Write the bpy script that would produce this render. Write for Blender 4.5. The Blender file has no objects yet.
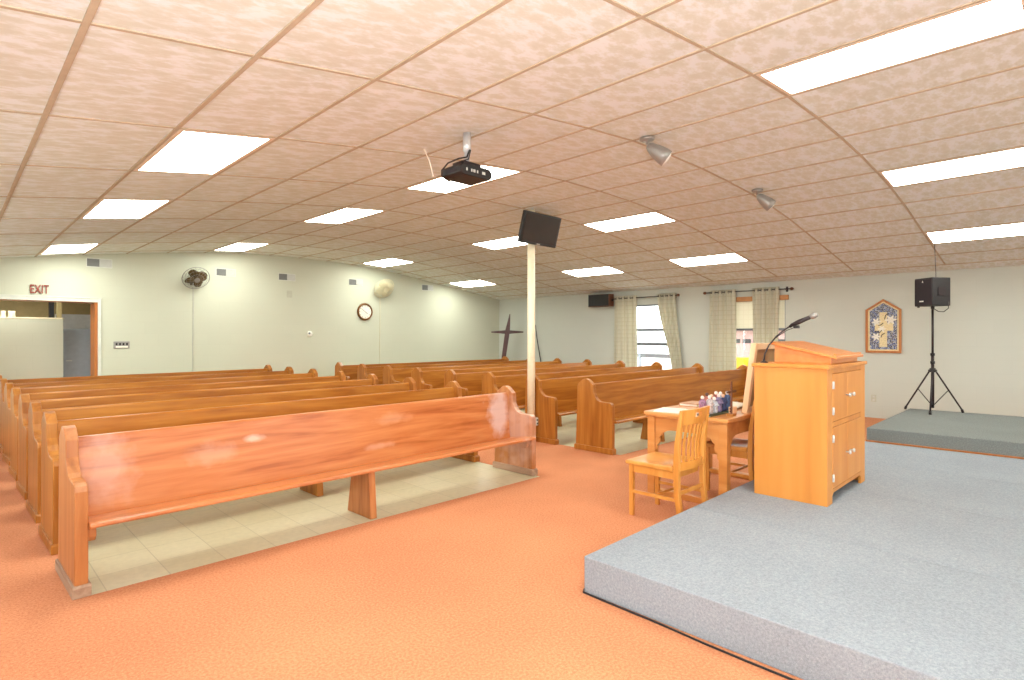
import bpy, bmesh, math, random
from mathutils import Vector, Matrix
random.seed(7)
scn = bpy.context.scene
COL = scn.collection
PI = math.pi

# ------------------------------------------------------------------ helpers
def lin(c):
    r = []
    for v in c[:3]:
        v = v / 255.0
        r.append(v / 12.92 if v <= 0.04045 else ((v + 0.055) / 1.055) ** 2.4)
    return (r[0], r[1], r[2], 1.0)

class MB:
    """collects shapes in one bmesh, links them as one mesh object"""
    def __init__(s):
        s.bm = bmesh.new()
    def box(s, x0, x1, y0, y1, z0, z1, mi=0, M=None):
        vs = [s.bm.verts.new((x, y, z)) for x in (x0, x1) for y in (y0, y1) for z in (z0, z1)]
        if M is not None:
            for v in vs: v.co = M @ v.co
        for q in ((0, 1, 3, 2), (4, 6, 7, 5), (0, 4, 5, 1), (2, 3, 7, 6), (0, 2, 6, 4), (1, 5, 7, 3)):
            f = s.bm.faces.new([vs[i] for i in q]); f.material_index = mi
        return vs
    def prism(s, pts, axis, a0, a1, mi=0, M=None):
        """pts: 2D outline; axis 'x': (y,z), 'y': (x,z), 'z': (x,y)"""
        def P(p, a):
            return {'x': (a, p[0], p[1]), 'y': (p[0], a, p[1]), 'z': (p[0], p[1], a)}[axis]
        A = [s.bm.verts.new(P(p, a0)) for p in pts]
        B = [s.bm.verts.new(P(p, a1)) for p in pts]
        if M is not None:
            for v in A + B: v.co = M @ v.co
        n = len(pts)
        fs = [s.bm.faces.new(A), s.bm.faces.new(B[::-1])]
        for i in range(n):
            fs.append(s.bm.faces.new((A[i], B[i], B[(i + 1) % n], A[(i + 1) % n])))
        for f in fs: f.material_index = mi
        return fs
    def tube(s, path, r, seg=10, mi=0, cap=True, smooth=True):
        path = [Vector(p) for p in path]
        n = len(path)
        rs = r if isinstance(r, (list, tuple)) else [r] * n
        rings = []
        up = None
        for i in range(n):
            t = (path[min(i + 1, n - 1)] - path[max(i - 1, 0)])
            t = t.normalized() if t.length > 1e-9 else Vector((0, 0, 1))
            if up is None:
                up = Vector((0, 0, 1)) if abs(t.z) < 0.95 else Vector((1, 0, 0))
            a = t.cross(up)
            if a.length < 1e-6: a = t.cross(Vector((0, 1, 0)))
            a.normalize(); b = a.cross(t).normalized(); up = b
            rings.append([s.bm.verts.new(path[i] + (a * math.cos(q) + b * math.sin(q)) * rs[i])
                          for q in [2 * PI * k / seg for k in range(seg)]])
        for i in range(n - 1):
            for k in range(seg):
                f = s.bm.faces.new((rings[i][k], rings[i][(k + 1) % seg], rings[i + 1][(k + 1) % seg], rings[i + 1][k]))
                f.smooth = smooth; f.material_index = mi
        if cap:
            for R in (rings[0], rings[-1][::-1]):
                f = s.bm.faces.new(R); f.material_index = mi
    def lathe(s, prof, origin, axis=(0, 0, 1), seg=24, mi=0, smooth=True):
        """prof: (r, h) pairs along axis from origin"""
        ax = Vector(axis).normalized(); o = Vector(origin)
        a = ax.orthogonal().normalized(); b = ax.cross(a)
        rings = []
        for r, h in prof:
            rings.append([s.bm.verts.new(o + ax * h + (a * math.cos(q) + b * math.sin(q)) * max(r, 1e-4))
                          for q in [2 * PI * k / seg for k in range(seg)]])
        for i in range(len(prof) - 1):
            for k in range(seg):
                f = s.bm.faces.new((rings[i][k], rings[i][(k + 1) % seg], rings[i + 1][(k + 1) % seg], rings[i + 1][k]))
                f.smooth = smooth; f.material_index = mi
        for R in (rings[0][::-1], rings[-1]):
            f = s.bm.faces.new(R); f.material_index = mi
    def grid(s, fn, nu, nv, mi=0, smooth=True, closed_u=False):
        V = [[s.bm.verts.new(fn(i / nu, j / nv)) for j in range(nv + 1)] for i in range(nu + 1)]
        for i in range(nu):
            for j in range(nv):
                f = s.bm.faces.new((V[i][j], V[i + 1][j], V[i + 1][j + 1], V[i][j + 1]))
                f.smooth = smooth; f.material_index = mi
        return V
    def torus(s, c, axis, R, r, seg=32, rs=6, mi=0):
        ax = Vector(axis).normalized(); a = ax.orthogonal().normalized(); b = ax.cross(a); c = Vector(c)
        V = []
        for i in range(seg):
            t = 2 * PI * i / seg; d = a * math.cos(t) + b * math.sin(t)
            V.append([s.bm.verts.new(c + d * (R + r * math.cos(q)) + ax * (r * math.sin(q)))
                      for q in [2 * PI * k / rs for k in range(rs)]])
        for i in range(seg):
            for k in range(rs):
                f = s.bm.faces.new((V[i][k], V[(i + 1) % seg][k], V[(i + 1) % seg][(k + 1) % rs], V[i][(k + 1) % rs]))
                f.smooth = True; f.material_index = mi
    def build(s, name, mats, parent=None, bevel=0.0, bseg=2, solid=0.0):
        bmesh.ops.recalc_face_normals(s.bm, faces=s.bm.faces)
        me = bpy.data.meshes.new(name); s.bm.to_mesh(me); s.bm.free()
        for m in (mats if isinstance(mats, (list, tuple)) else [mats]): me.materials.append(m)
        o = bpy.data.objects.new(name, me); COL.objects.link(o)
        if parent is not None: o.parent = parent
        if solid:
            md = o.modifiers.new('solid', 'SOLIDIFY'); md.thickness = solid; md.offset = 0
        if bevel:
            md = o.modifiers.new('bevel', 'BEVEL'); md.width = bevel; md.segments = bseg
            md.limit_method = 'ANGLE'; md.angle_limit = math.radians(40)
        return o

def tag(o, label, cat, group=None):
    o['label'] = label; o['category'] = cat
    if group: o['group'] = group
    return o
def thing(name, label, cat, loc=(0, 0, 0), rz=0.0, group=None):
    o = bpy.data.objects.new(name, None); COL.objects.link(o)
    o.empty_display_size = 0.1
    o.location = loc; o.rotation_euler = (0, 0, rz)
    return tag(o, label, cat, group)
def struct(o):
    o['kind'] = 'structure'; return o
def dup(root, loc, rz, label, group=None):
    r = root.copy(); COL.objects.link(r); r.location = loc; r.rotation_euler = (0, 0, rz)
    r['label'] = label
    if group: r['group'] = group
    for ch in list(root.children):
        c = ch.copy(); COL.objects.link(c); c.parent = r
        for g in ch.children:
            d = g.copy(); COL.objects.link(d); d.parent = c
    return r

# ------------------------------------------------------------------ materials
def newmat(name):
    m = bpy.data.materials.new(name); m.use_nodes = True
    nt = m.node_tree; b = nt.nodes['Principled BSDF']
    return m, nt, b
def N(nt, typ, **kw):
    n = nt.nodes.new(typ)
    for k, v in kw.items(): setattr(n, k, v)
    return n
def plain(name, c, rough=0.5, metal=0.0, spec=0.5, var=0.06, scale=12.0):
    m, nt, b = newmat(name)
    tc = N(nt, 'ShaderNodeTexCoord'); nz = N(nt, 'ShaderNodeTexNoise'); nz.inputs['Scale'].default_value = scale
    nt.links.new(tc.outputs['Object'], nz.inputs['Vector'])
    rp = N(nt, 'ShaderNodeValToRGB')
    c0 = lin(c)
    rp.color_ramp.elements[0].position = 0.3; rp.color_ramp.elements[1].position = 0.7
    rp.color_ramp.elements[0].color = [v * (1 - var) for v in c0[:3]] + [1]
    rp.color_ramp.elements[1].color = [min(1, v * (1 + var)) for v in c0[:3]] + [1]
    nt.links.new(nz.outputs['Fac'], rp.inputs['Fac']); nt.links.new(rp.outputs['Color'], b.inputs['Base Color'])
    b.inputs['Roughness'].default_value = rough; b.inputs['Metallic'].default_value = metal
    b.inputs['Specular IOR Level'].default_value = spec
    return m
def wood(name, dark, mid, light, axis='x', rough=0.35, scale=1.0, patch=None, spec=0.5):
    m, nt, b = newmat(name)
    tc = N(nt, 'ShaderNodeTexCoord'); mp = N(nt, 'ShaderNodeMapping')
    st = {'x': (0.9, 11, 11), 'y': (11, 0.9, 11), 'z': (11, 11, 0.9)}[axis]
    mp.inputs['Scale'].default_value = [v * scale for v in st]
    nt.links.new(tc.outputs['Object'], mp.inputs['Vector'])
    oi = N(nt, 'ShaderNodeObjectInfo'); ad = N(nt, 'ShaderNodeVectorMath', operation='ADD')
    sc = N(nt, 'ShaderNodeVectorMath', operation='SCALE'); sc.inputs['Scale'].default_value = 37.0
    cx = N(nt, 'ShaderNodeCombineXYZ')
    for i in 'XYZ': nt.links.new(oi.outputs['Random'], cx.inputs[i])
    nt.links.new(cx.outputs[0], sc.inputs[0])
    nt.links.new(mp.outputs[0], ad.inputs[0]); nt.links.new(sc.outputs[0], ad.inputs[1])
    n1 = N(nt, 'ShaderNodeTexNoise'); n1.inputs['Scale'].default_value = 1.0; n1.inputs['Detail'].default_value = 6; n1.inputs['Distortion'].default_value = 1.2
    n2 = N(nt, 'ShaderNodeTexNoise'); n2.inputs['Scale'].default_value = 3.4; n2.inputs['Detail'].default_value = 3
    nt.links.new(ad.outputs[0], n1.inputs['Vector']); nt.links.new(ad.outputs[0], n2.inputs['Vector'])
    mx = N(nt, 'ShaderNodeMath', operation='MULTIPLY_ADD'); mx.inputs[1].default_value = 0.35; 
    nt.links.new(n2.outputs['Fac'], mx.inputs[0]); nt.links.new(n1.outputs['Fac'], mx.inputs[2])
    rp = N(nt, 'ShaderNodeValToRGB'); e = rp.color_ramp.elements
    e[0].position = 0.42; e[0].color = lin(dark); e[1].position = 0.92; e[1].color = lin(light)
    k = e.new(0.62); k.color = lin(mid)
    nt.links.new(mx.outputs[0], rp.inputs['Fac'])
    out = rp.outputs['Color']
    if patch:   # worn, pale scuffs with shapes of their own, and painted glare haze: (centre, radius, strength)
        for (cxyz, rad, stg, colr) in patch:
            sp = N(nt, 'ShaderNodeVectorMath', operation='SUBTRACT'); sp.inputs[1].default_value = cxyz
            nt.links.new(tc.outputs['Object'], sp.inputs[0])
            dv = N(nt, 'ShaderNodeVectorMath', operation='DIVIDE'); dv.inputs[1].default_value = rad
            nt.links.new(sp.outputs[0], dv.inputs[0])
            ln = N(nt, 'ShaderNodeVectorMath', operation='LENGTH'); nt.links.new(dv.outputs[0], ln.inputs[0])
            wn = N(nt, 'ShaderNodeTexNoise'); wn.inputs['Scale'].default_value = 9; wn.inputs['Detail'].default_value = 5
            nt.links.new(tc.outputs['Object'], wn.inputs['Vector'])
            a1 = N(nt, 'ShaderNodeMath', operation='MULTIPLY_ADD'); a1.inputs[1].default_value = 1.6
            nt.links.new(wn.outputs['Fac'], a1.inputs[0]); nt.links.new(ln.outputs['Value'], a1.inputs[2])
            mr = N(nt, 'ShaderNodeMapRange'); mr.inputs['From Min'].default_value = 1.2; mr.inputs['From Max'].default_value = 1.9
            mr.inputs['To Min'].default_value = stg; mr.inputs['To Max'].default_value = 0
            nt.links.new(a1.outputs[0], mr.inputs['Value'])
            mm = N(nt, 'ShaderNodeMix', data_type='RGBA'); mm.inputs['B'].default_value = lin(colr)
            nt.links.new(mr.outputs['Result'], mm.inputs['Factor']); nt.links.new(out, mm.inputs['A'])
            out = mm.outputs['Result']
    nt.links.new(out, b.inputs['Base Color'])
    b.inputs['Roughness'].default_value = rough
    b.inputs['Specular IOR Level'].default_value = spec
    bp = N(nt, 'ShaderNodeBump'); bp.inputs['Strength'].default_value = 0.06
    nt.links.new(mx.outputs[0], bp.inputs['Height']); nt.links.new(bp.outputs[0], b.inputs['Normal'])
    return m
def carpet(name, c0, c1, c2, scale=160, bump=0.5, stain=0.0):
    m, nt, b = newmat(name)
    tc = N(nt, 'ShaderNodeTexCoord')
    n1 = N(nt, 'ShaderNodeTexNoise'); n1.inputs['Scale'].default_value = scale; n1.inputs['Detail'].default_value = 2
    n2 = N(nt, 'ShaderNodeTexNoise'); n2.inputs['Scale'].default_value = 1.3; n2.inputs['Detail'].default_value = 4
    n3 = N(nt, 'ShaderNodeTexNoise'); n3.inputs['Scale'].default_value = scale * 0.3; n3.inputs['Detail'].default_value = 2
    for n in (n1, n2, n3): nt.links.new(tc.outputs['Object'], n.inputs['Vector'])
    av = N(nt, 'ShaderNodeMath', operation='ADD'); nt.links.new(n1.outputs['Fac'], av.inputs[0]); nt.links.new(n3.outputs['Fac'], av.inputs[1])
    hf = N(nt, 'ShaderNodeMath', operation='MULTIPLY'); hf.inputs[1].default_value = 0.5; nt.links.new(av.outputs[0], hf.inputs[0])
    rp = N(nt, 'ShaderNodeValToRGB'); e = rp.color_ramp.elements
    e[0].position = 0.32; e[0].color = lin(c0); e[1].position = 0.68; e[1].color = lin(c2); e.new(0.5).color = lin(c1)
    nt.links.new(hf.outputs[0], rp.inputs['Fac'])
    mr = N(nt, 'ShaderNodeMapRange'); mr.inputs['From Min'].default_value = 0.3; mr.inputs['From Max'].default_value = 0.7
    mr.inputs['To Min'].default_value = 0.93 - stain; mr.inputs['To Max'].default_value = 1.04
    nt.links.new(n2.outputs['Fac'], mr.inputs['Value'])
    vm = N(nt, 'ShaderNodeVectorMath', operation='SCALE')
    nt.links.new(rp.outputs['Color'], vm.inputs[0]); nt.links.new(mr.outputs['Result'], vm.inputs['Scale'])
    nt.links.new(vm.outputs[0], b.inputs['Base Color'])
    b.inputs['Roughness'].default_value = 0.95; b.inputs['Specular IOR Level'].default_value = 0.1
    bp = N(nt, 'ShaderNodeBump'); bp.inputs['Strength'].default_value = bump; bp.inputs['Distance'].default_value = 0.01
    nt.links.new(hf.outputs[0], bp.inputs['Height']); nt.links.new(bp.outputs[0], b.inputs['Normal'])
    return m
def blockwall(name, c, along='x'):
    m, nt, b = newmat(name)
    tc = N(nt, 'ShaderNodeTexCoord'); sx = N(nt, 'ShaderNodeSeparateXYZ'); cx = N(nt, 'ShaderNodeCombineXYZ')
    nt.links.new(tc.outputs['Object'], sx.inputs[0])
    nt.links.new(sx.outputs['X' if along == 'x' else 'Y'], cx.inputs['X']); nt.links.new(sx.outputs['Z'], cx.inputs['Y'])
    bk = N(nt, 'ShaderNodeTexBrick'); bk.inputs['Scale'].default_value = 1.0
    bk.inputs['Brick Width'].default_value = 0.406; bk.inputs['Row Height'].default_value = 0.203
    bk.inputs['Mortar Size'].default_value = 0.006; bk.inputs['Mortar Smooth'].default_value = 0.6
    c0 = lin(c)
    bk.inputs['Color1'].default_value = c0; bk.inputs['Color2'].default_value = [v * 0.985 for v in c0[:3]] + [1]
    bk.inputs['Mortar'].default_value = [v * 0.972 for v in c0[:3]] + [1]
    nt.links.new(cx.outputs[0], bk.inputs['Vector']); nt.links.new(bk.outputs['Color'], b.inputs['Base Color'])
    b.inputs['Roughness'].default_value = 0.6; b.inputs['Specular IOR Level'].default_value = 0.25
    bp = N(nt, 'ShaderNodeBump'); bp.inputs['Strength'].default_value = 0.08; bp.inputs['Distance'].default_value = 0.005; bp.invert = True
    nt.links.new(bk.outputs['Fac'], bp.inputs['Height']); nt.links.new(bp.outputs[0], b.inputs['Normal'])
    return m
def ceiling_tile():
    m, nt, b = newmat('mineral_tile')
    tc = N(nt, 'ShaderNodeTexCoord'); mp = N(nt, 'ShaderNodeMapping')
    mp.inputs['Rotation'].default_value = (0, 0, math.radians(-45)); mp.inputs['Scale'].default_value = (9, 19, 9)
    nt.links.new(tc.outputs['Object'], mp.inputs['Vector'])
    n1 = N(nt, 'ShaderNodeTexNoise'); n1.inputs['Scale'].default_value = 2.2; n1.inputs['Detail'].default_value = 5; n1.inputs['Roughness'].default_value = 0.65
    n2 = N(nt, 'ShaderNodeTexVoronoi', feature='SMOOTH_F1'); n2.inputs['Scale'].default_value = 0.8; n2.inputs['Smoothness'].default_value = 0.3
    for n in (n1, n2): nt.links.new(mp.outputs[0], n.inputs['Vector'])
    av = N(nt, 'ShaderNodeMath', operation='MULTIPLY_ADD'); av.inputs[1].default_value = 0.6
    nt.links.new(n2.outputs['Distance'], av.inputs[0]); nt.links.new(n1.outputs['Fac'], av.inputs[2])
    rp = N(nt, 'ShaderNodeValToRGB'); e = rp.color_ramp.elements
    e[0].position = 0.62; e[0].color = lin(CE[0]); e[1].position = 0.96; e[1].color = lin(CE[2]); e.new(0.78).color = lin(CE[1])
    nt.links.new(av.outputs[0], rp.inputs['Fac']); nt.links.new(rp.outputs['Color'], b.inputs['Base Color'])
    b.inputs['Roughness'].default_value = 0.9; b.inputs['Specular IOR Level'].default_value = 0.1
    bp = N(nt, 'ShaderNodeBump'); bp.inputs['Strength'].default_value = 0.12; bp.inputs['Distance'].default_value = 0.005
    nt.links.new(n1.outputs['Fac'], bp.inputs['Height']); nt.links.new(bp.outputs[0], b.inputs['Normal'])
    return m
def emit(name, c, strength):
    m = bpy.data.materials.new(name); m.use_nodes = True; nt = m.node_tree
    nt.nodes.remove(nt.nodes['Principled BSDF'])
    e = N(nt, 'ShaderNodeEmission'); e.inputs['Color'].default_value = lin(c); e.inputs['Strength'].default_value = strength
    nt.links.new(e.outputs[0], nt.nodes['Material Output'].inputs[0])
    return m
def glass():
    m = bpy.data.materials.new('window_glass'); m.use_nodes = True; nt = m.node_tree
    nt.nodes.remove(nt.nodes['Principled BSDF'])
    t = N(nt, 'ShaderNodeBsdfTransparent'); t.inputs['Color'].default_value = (0.95, 0.97, 0.96, 1)
    g = N(nt, 'ShaderNodeBsdfGlossy'); g.inputs['Roughness'].default_value = 0.02
    mx = N(nt, 'ShaderNodeMixShader'); mx.inputs[0].default_value = 0.06
    nt.links.new(t.outputs[0], mx.inputs[1]); nt.links.new(g.outputs[0], mx.inputs[2]); nt.links.new(mx.outputs[0], nt.nodes['Material Output'].inputs[0])
    return m
def fabric(name, c, c2):
    m, nt, b = newmat(name)
    tc = N(nt, 'ShaderNodeTexCoord')
    out = None
    w = []
    for d in ('Y', 'Z'):
        wv = N(nt, 'ShaderNodeTexWave', wave_type='BANDS', bands_direction=d); wv.inputs['Scale'].default_value = 3.4
        nt.links.new(tc.outputs['Object'], wv.inputs['Vector']); w.append(wv)
    mx = N(nt, 'ShaderNodeMath', operation='MAXIMUM'); nt.links.new(w[0].outputs['Fac'], mx.inputs[0]); nt.links.new(w[1].outputs['Fac'], mx.inputs[1])
    rp = N(nt, 'ShaderNodeValToRGB'); rp.color_ramp.elements[0].position = 0.9; rp.color_ramp.elements[0].color = lin(c)
    rp.color_ramp.elements[1].position = 0.99; rp.color_ramp.elements[1].color = lin(c2)
    nt.links.new(mx.outputs[0], rp.inputs['Fac'])
    nt.links.new(rp.outputs['Color'], b.inputs['Base Color']); b.inputs['Roughness'].default_value = 0.9
    b.inputs['Specular IOR Level'].default_value = 0.1
    tr = N(nt, 'ShaderNodeBsdfTranslucent'); nt.links.new(rp.outputs['Color'], tr.inputs['Color'])
    ms = N(nt, 'ShaderNodeMixShader'); ms.inputs[0].default_value = 0.3
    nt.links.new(b.outputs[0], ms.inputs[1]); nt.links.new(tr.outputs[0], ms.inputs[2])
    nt.links.new(ms.outputs[0], nt.nodes['Material Output'].inputs[0])
    return m
def lino():
    m, nt, b = newmat('linoleum')
    tc = N(nt, 'ShaderNodeTexCoord')
    bk = N(nt, 'ShaderNodeTexBrick'); bk.offset = 0.0; bk.inputs['Scale'].default_value = 1.0
    bk.inputs['Brick Width'].default_value = 0.305; bk.inputs['Row Height'].default_value = 0.305; bk.inputs['Mortar Size'].default_value = 0.003
    bk.inputs['Color1'].default_value = lin((212, 204, 172)); bk.inputs['Color2'].default_value = lin((203, 195, 160)); bk.inputs['Mortar'].default_value = lin((186, 178, 146))
    nt.links.new(tc.outputs['Object'], bk.inputs['Vector'])
    nz = N(nt, 'ShaderNodeTexNoise'); nz.inputs['Scale'].default_value = 25; nz.inputs['Detail'].default_value = 4; nt.links.new(tc.outputs['Object'], nz.inputs['Vector'])
    mr = N(nt, 'ShaderNodeMapRange'); mr.inputs['To Min'].default_value = 0.85; mr.inputs['To Max'].default_value = 1.08; nt.links.new(nz.outputs['Fac'], mr.inputs['Value'])
    vm = N(nt, 'ShaderNodeVectorMath', operation='SCALE'); nt.links.new(bk.outputs['Color'], vm.inputs[0]); nt.links.new(mr.outputs['Result'], vm.inputs['Scale'])
    nt.links.new(vm.outputs[0], b.inputs['Base Color']); b.inputs['Roughness'].default_value = 0.4
    return m
def mosaic():
    m, nt, b = newmat('blue_mosaic')
    tc = N(nt, 'ShaderNodeTexCoord')
    v = N(nt, 'ShaderNodeTexVoronoi'); v.inputs['Scale'].default_value = 42
    ve = N(nt, 'ShaderNodeTexVoronoi', feature='DISTANCE_TO_EDGE'); ve.inputs['Scale'].default_value = 42
    for n in (v, ve): nt.links.new(tc.outputs['Object'], n.inputs['Vector'])
    sp = N(nt, 'ShaderNodeSeparateColor'); nt.links.new(v.outputs['Color'], sp.inputs[0])
    rp = N(nt, 'ShaderNodeValToRGB'); e = rp.color_ramp.elements; rp.color_ramp.interpolation = 'CONSTANT'
    e[0].color = lin((28, 36, 74)); e[1].position = 0.75; e[1].color = lin((120, 140, 180)); e.new(0.3).color = lin((50, 70, 128)); e.new(0.55).color = lin((32, 44, 88))
    nt.links.new(sp.outputs[0], rp.inputs['Fac'])
    lt = N(nt, 'ShaderNodeMath', operation='LESS_THAN'); lt.inputs[1].default_value = 0.05; nt.links.new(ve.outputs['Distance'], lt.inputs[0])
    mx = N(nt, 'ShaderNodeMix', data_type='RGBA'); mx.inputs['B'].default_value = lin((205, 200, 185))
    nt.links.new(lt.outputs[0], mx.inputs['Factor']); nt.links.new(rp.outputs['Color'], mx.inputs['A'])
    nt.links.new(mx.outputs['Result'], b.inputs['Base Color']); b.inputs['Roughness'].default_value = 0.3
    return m

CE = [(211, 212, 202), (217, 219, 212), (228, 232, 234)]
M = {}
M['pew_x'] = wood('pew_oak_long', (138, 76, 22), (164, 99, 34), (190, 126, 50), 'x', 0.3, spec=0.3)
M['pew_z'] = wood('pew_oak_upright', (138, 80, 28), (162, 99, 38), (184, 122, 54), 'z', 0.32, spec=0.35)
M['pew_plinth'] = wood('worn_plinth', (132, 104, 84), (160, 128, 104), (186, 158, 134), 'y', 0.6)
W0 = (222, 190, 180)
M['pew_front'] = wood('scuffed_glare_pew_oak', (158, 82, 40), (192, 114, 62), (210, 138, 84), 'x', 0.28,
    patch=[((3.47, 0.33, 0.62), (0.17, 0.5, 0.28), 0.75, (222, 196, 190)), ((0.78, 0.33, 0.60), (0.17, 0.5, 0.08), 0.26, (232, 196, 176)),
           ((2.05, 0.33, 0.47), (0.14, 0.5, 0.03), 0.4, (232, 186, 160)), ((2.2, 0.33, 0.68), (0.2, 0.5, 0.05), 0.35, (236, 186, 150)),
           ((1.05, 0.33, 0.66), (0.08, 0.5, 0.03), 0.5, (240, 214, 196)), ((0.2, 0.33, 0.60), (0.14, 0.5, 0.28), 0.3, (236, 206, 196))])  # leftmost pale patch is glare haze painted into the wood
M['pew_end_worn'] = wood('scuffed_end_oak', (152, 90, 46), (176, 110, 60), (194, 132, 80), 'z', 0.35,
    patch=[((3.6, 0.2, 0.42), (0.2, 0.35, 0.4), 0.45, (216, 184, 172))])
M['lect'] = wood('birch_plywood', (194, 118, 46), (209, 135, 57), (219, 150, 72), 'z', 0.38, 0.35)
M['lect_top'] = wood('birch_top', (196, 112, 52), (210, 128, 64), (220, 148, 82), 'x', 0.32, 0.5)
M['chair'] = wood('golden_oak', (196, 124, 50), (208, 140, 62), (218, 156, 80), 'z', 0.32, 0.6)
M['table'] = wood('table_oak', (186, 114, 52), (202, 132, 66), (214, 152, 88), 'y', 0.35, 0.6)
M['pine'] = wood('pale_pine', (226, 178, 132), (238, 196, 152), (246, 212, 172), 'z', 0.5, 0.6)
M['board'] = wood('hardboard', (150, 110, 66), (168, 124, 76), (182, 140, 90), 'z', 0.6, 0.4)
M['darkwood'] = wood('dark_cross_wood', (48, 22, 22), (66, 32, 30), (84, 44, 40), 'z', 0.4)
M['jamb'] = wood('orange_jamb', (150, 84, 32), (176, 102, 42), (196, 122, 58), 'z', 0.4)
M['carpet'] = carpet('orange_carpet', (184, 114, 80), (206, 137, 99), (222, 158, 119), 260, 0.3, 0.05)
M['grey_carpet'] = carpet('grey_carpet', (128, 134, 143), (146, 152, 160), (163, 169, 176), 300, 0.25, 0.03)
M['plat_carpet'] = carpet('dark_grey_carpet', (108, 112, 112), (124, 128, 127), (142, 146, 144), 300, 0.25, 0.03)
M['lino'] = lino()
M['wall_far'] = blockwall('painted_block', (200, 202, 184), 'x')
M['wall_right'] = blockwall('painted_block_cool', (196, 199, 190), 'y')
M['tile'] = ceiling_tile()
M['tbar'] = plain('ceiling_bar', (186, 170, 148), 0.9, spec=0.1)
M['rim'] = plain('light_rim', (226, 206, 186), 0.5)
M['tube'] = emit('lit_diffuser', (251, 255, 243), 15.0)
M['white'] = plain('white_paint', (236, 234, 224), 0.5)
M['cream'] = plain('cream_paint', (246, 236, 206), 0.45)
M['casing'] = plain('casing_paint', (212, 214, 204), 0.5)
M['plate'] = plain('plate_paint', (186, 186, 168), 0.5)
M['cabgrey'] = plain('cabinet_grey', (158, 164, 172), 0.5)
M['black'] = plain('black_plastic', (26, 22, 24), 0.5)
M['screen'] = plain('dark_screen', (52, 42, 38), 0.25)
M['grille'] = plain('speaker_grille', (44, 36, 42), 0.8, var=0.4, scale=220)
M['darkmetal'] = plain('dark_metal', (58, 50, 52), 0.4, 0.6)
M['chrome'] = plain('chrome', (206, 208, 210), 0.3, 0.4)
M['nickel'] = plain('brushed_nickel', (150, 147, 143), 0.35, 0.35)
M['frost'] = plain('frosted_glass', (226, 224, 218), 0.4)
M['bronze'] = plain('bronze_blade', (96, 78, 50), 0.35, 0.4)
M['beige'] = plain('beige_plastic', (222, 214, 182), 0.5)
M['grey'] = plain('grey_metal', (112, 116, 124), 0.5)
M['ventd'] = plain('vent_dark', (120, 120, 118), 0.6)
M['ventl'] = plain('vent_light', (196, 196, 190), 0.6)
M['red'] = plain('red_brown_paint', (140, 50, 34), 0.5)
M['gold'] = plain('gold_rim', (112, 72, 26), 0.3, 0.4)
M['face'] = plain('clock_face', (236, 230, 218), 0.5)
M['mosaic'] = mosaic()
M['artcream'] = plain('mosaic_cream', (222, 204, 158), 0.4, var=0.15, scale=60)
M['artwhite'] = plain('mosaic_white', (228, 222, 210), 0.4, var=0.12, scale=60)
M['artframe'] = wood('art_frame', (150, 88, 36), (178, 108, 50), (196, 130, 66), 'z', 0.4)
M['glass'] = glass()
M['curtain'] = fabric('plaid_curtain', (216, 212, 194), (206, 200, 176))
M['shade'] = fabric('roller_cloth', (240, 236, 220), (236, 231, 214))
M['brownwood'] = plain('brown_headrail', (176, 120, 66), 0.5)
M['tan'] = plain('tan_paint', (190, 168, 120), 0.7)
M['lightgrey'] = plain('light_grey_paint', (222, 222, 222), 0.7)
M['paper'] = plain('white_paper', (242, 234, 220), 0.8)
M['book'] = plain('brown_book', (178, 116, 52), 0.5)
M['green'] = plain('dark_green_base', (62, 80, 68), 0.4)
M['concrete'] = plain('bright_concrete', (210, 206, 198), 0.9)
M['pinkbrick'] = plain('pink_brick', (164, 132, 126), 0.9)
M['yellow'] = plain('bright_yellow', (215, 160, 6), 0.5)
M['sidewood'] = plain('speaker_side', (104, 62, 40), 0.5)

# ------------------------------------------------------------------ room shell
XW, YF, XL, YN = 11.05, 11.5, -0.65, -3.6
PX = [-0.65, -0.25, 0.36, 0.97, 1.57, 2.17, 2.78, 3.39, 3.99, 4.60, 5.21, 5.82, 6.43, 7.04, 7.65, 8.25, 8.86, 9.46, 10.06, 10.66, 11.25]
HZ = 1.38
PZ = [HZ + z for z in (1.003, 1.064, 1.156, 1.247, 1.339, 1.419, 1.498, 1.565, 1.618, 1.642, 1.648, 1.640, 1.616, 1.574, 1.511, 1.430, 1.341, 1.258, 1.173, 1.088, 1.005)]
I0 = 2                              # PX[I0] carries grid line 0
YG = lambda j: 2.567 + 1.2192 * j   # cross line j
def cz(x):
    for k in range(len(PX) - 1):
        if x <= PX[k + 1]:
            t = (x - PX[k]) / (PX[k + 1] - PX[k]); return PZ[k] + t * (PZ[k + 1] - PZ[k])
    return PZ[-1]

# ceiling: one curved shell of tiles
b = MB()
lower = [(x, z) for x, z in zip(PX, PZ)]
b.prism(lower + [(x, z + 0.05) for x, z in reversed(lower)], 'y', YN - 0.2, YF + 0.02)
struct(b.build('ceiling', M['tile']))
# hanging grid of the ceiling
b = MB()
hw = 0.0125
for k in range(1, len(PX) - 1):
    x, z = PX[k], PZ[k]
    sl = (PZ[k + 1] - PZ[k - 1]) / (PX[k + 1] - PX[k - 1])
    b.prism([(x - hw, z - sl * hw - 0.007), (x + hw, z + sl * hw - 0.007), (x + hw, z + sl * hw + 0.004), (x - hw, z - sl * hw + 0.004)], 'y', YN, YF)
for j in range(-5, 8):
    y = YG(j)
    b.prism([(x, z - 0.006) for x, z in lower[:-1]] + [(x, z + 0.004) for x, z in reversed(lower[:-1])], 'y', y - hw * 0.8, y + hw * 0.8)
struct(b.build('trim_1', M['tbar']))

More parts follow.
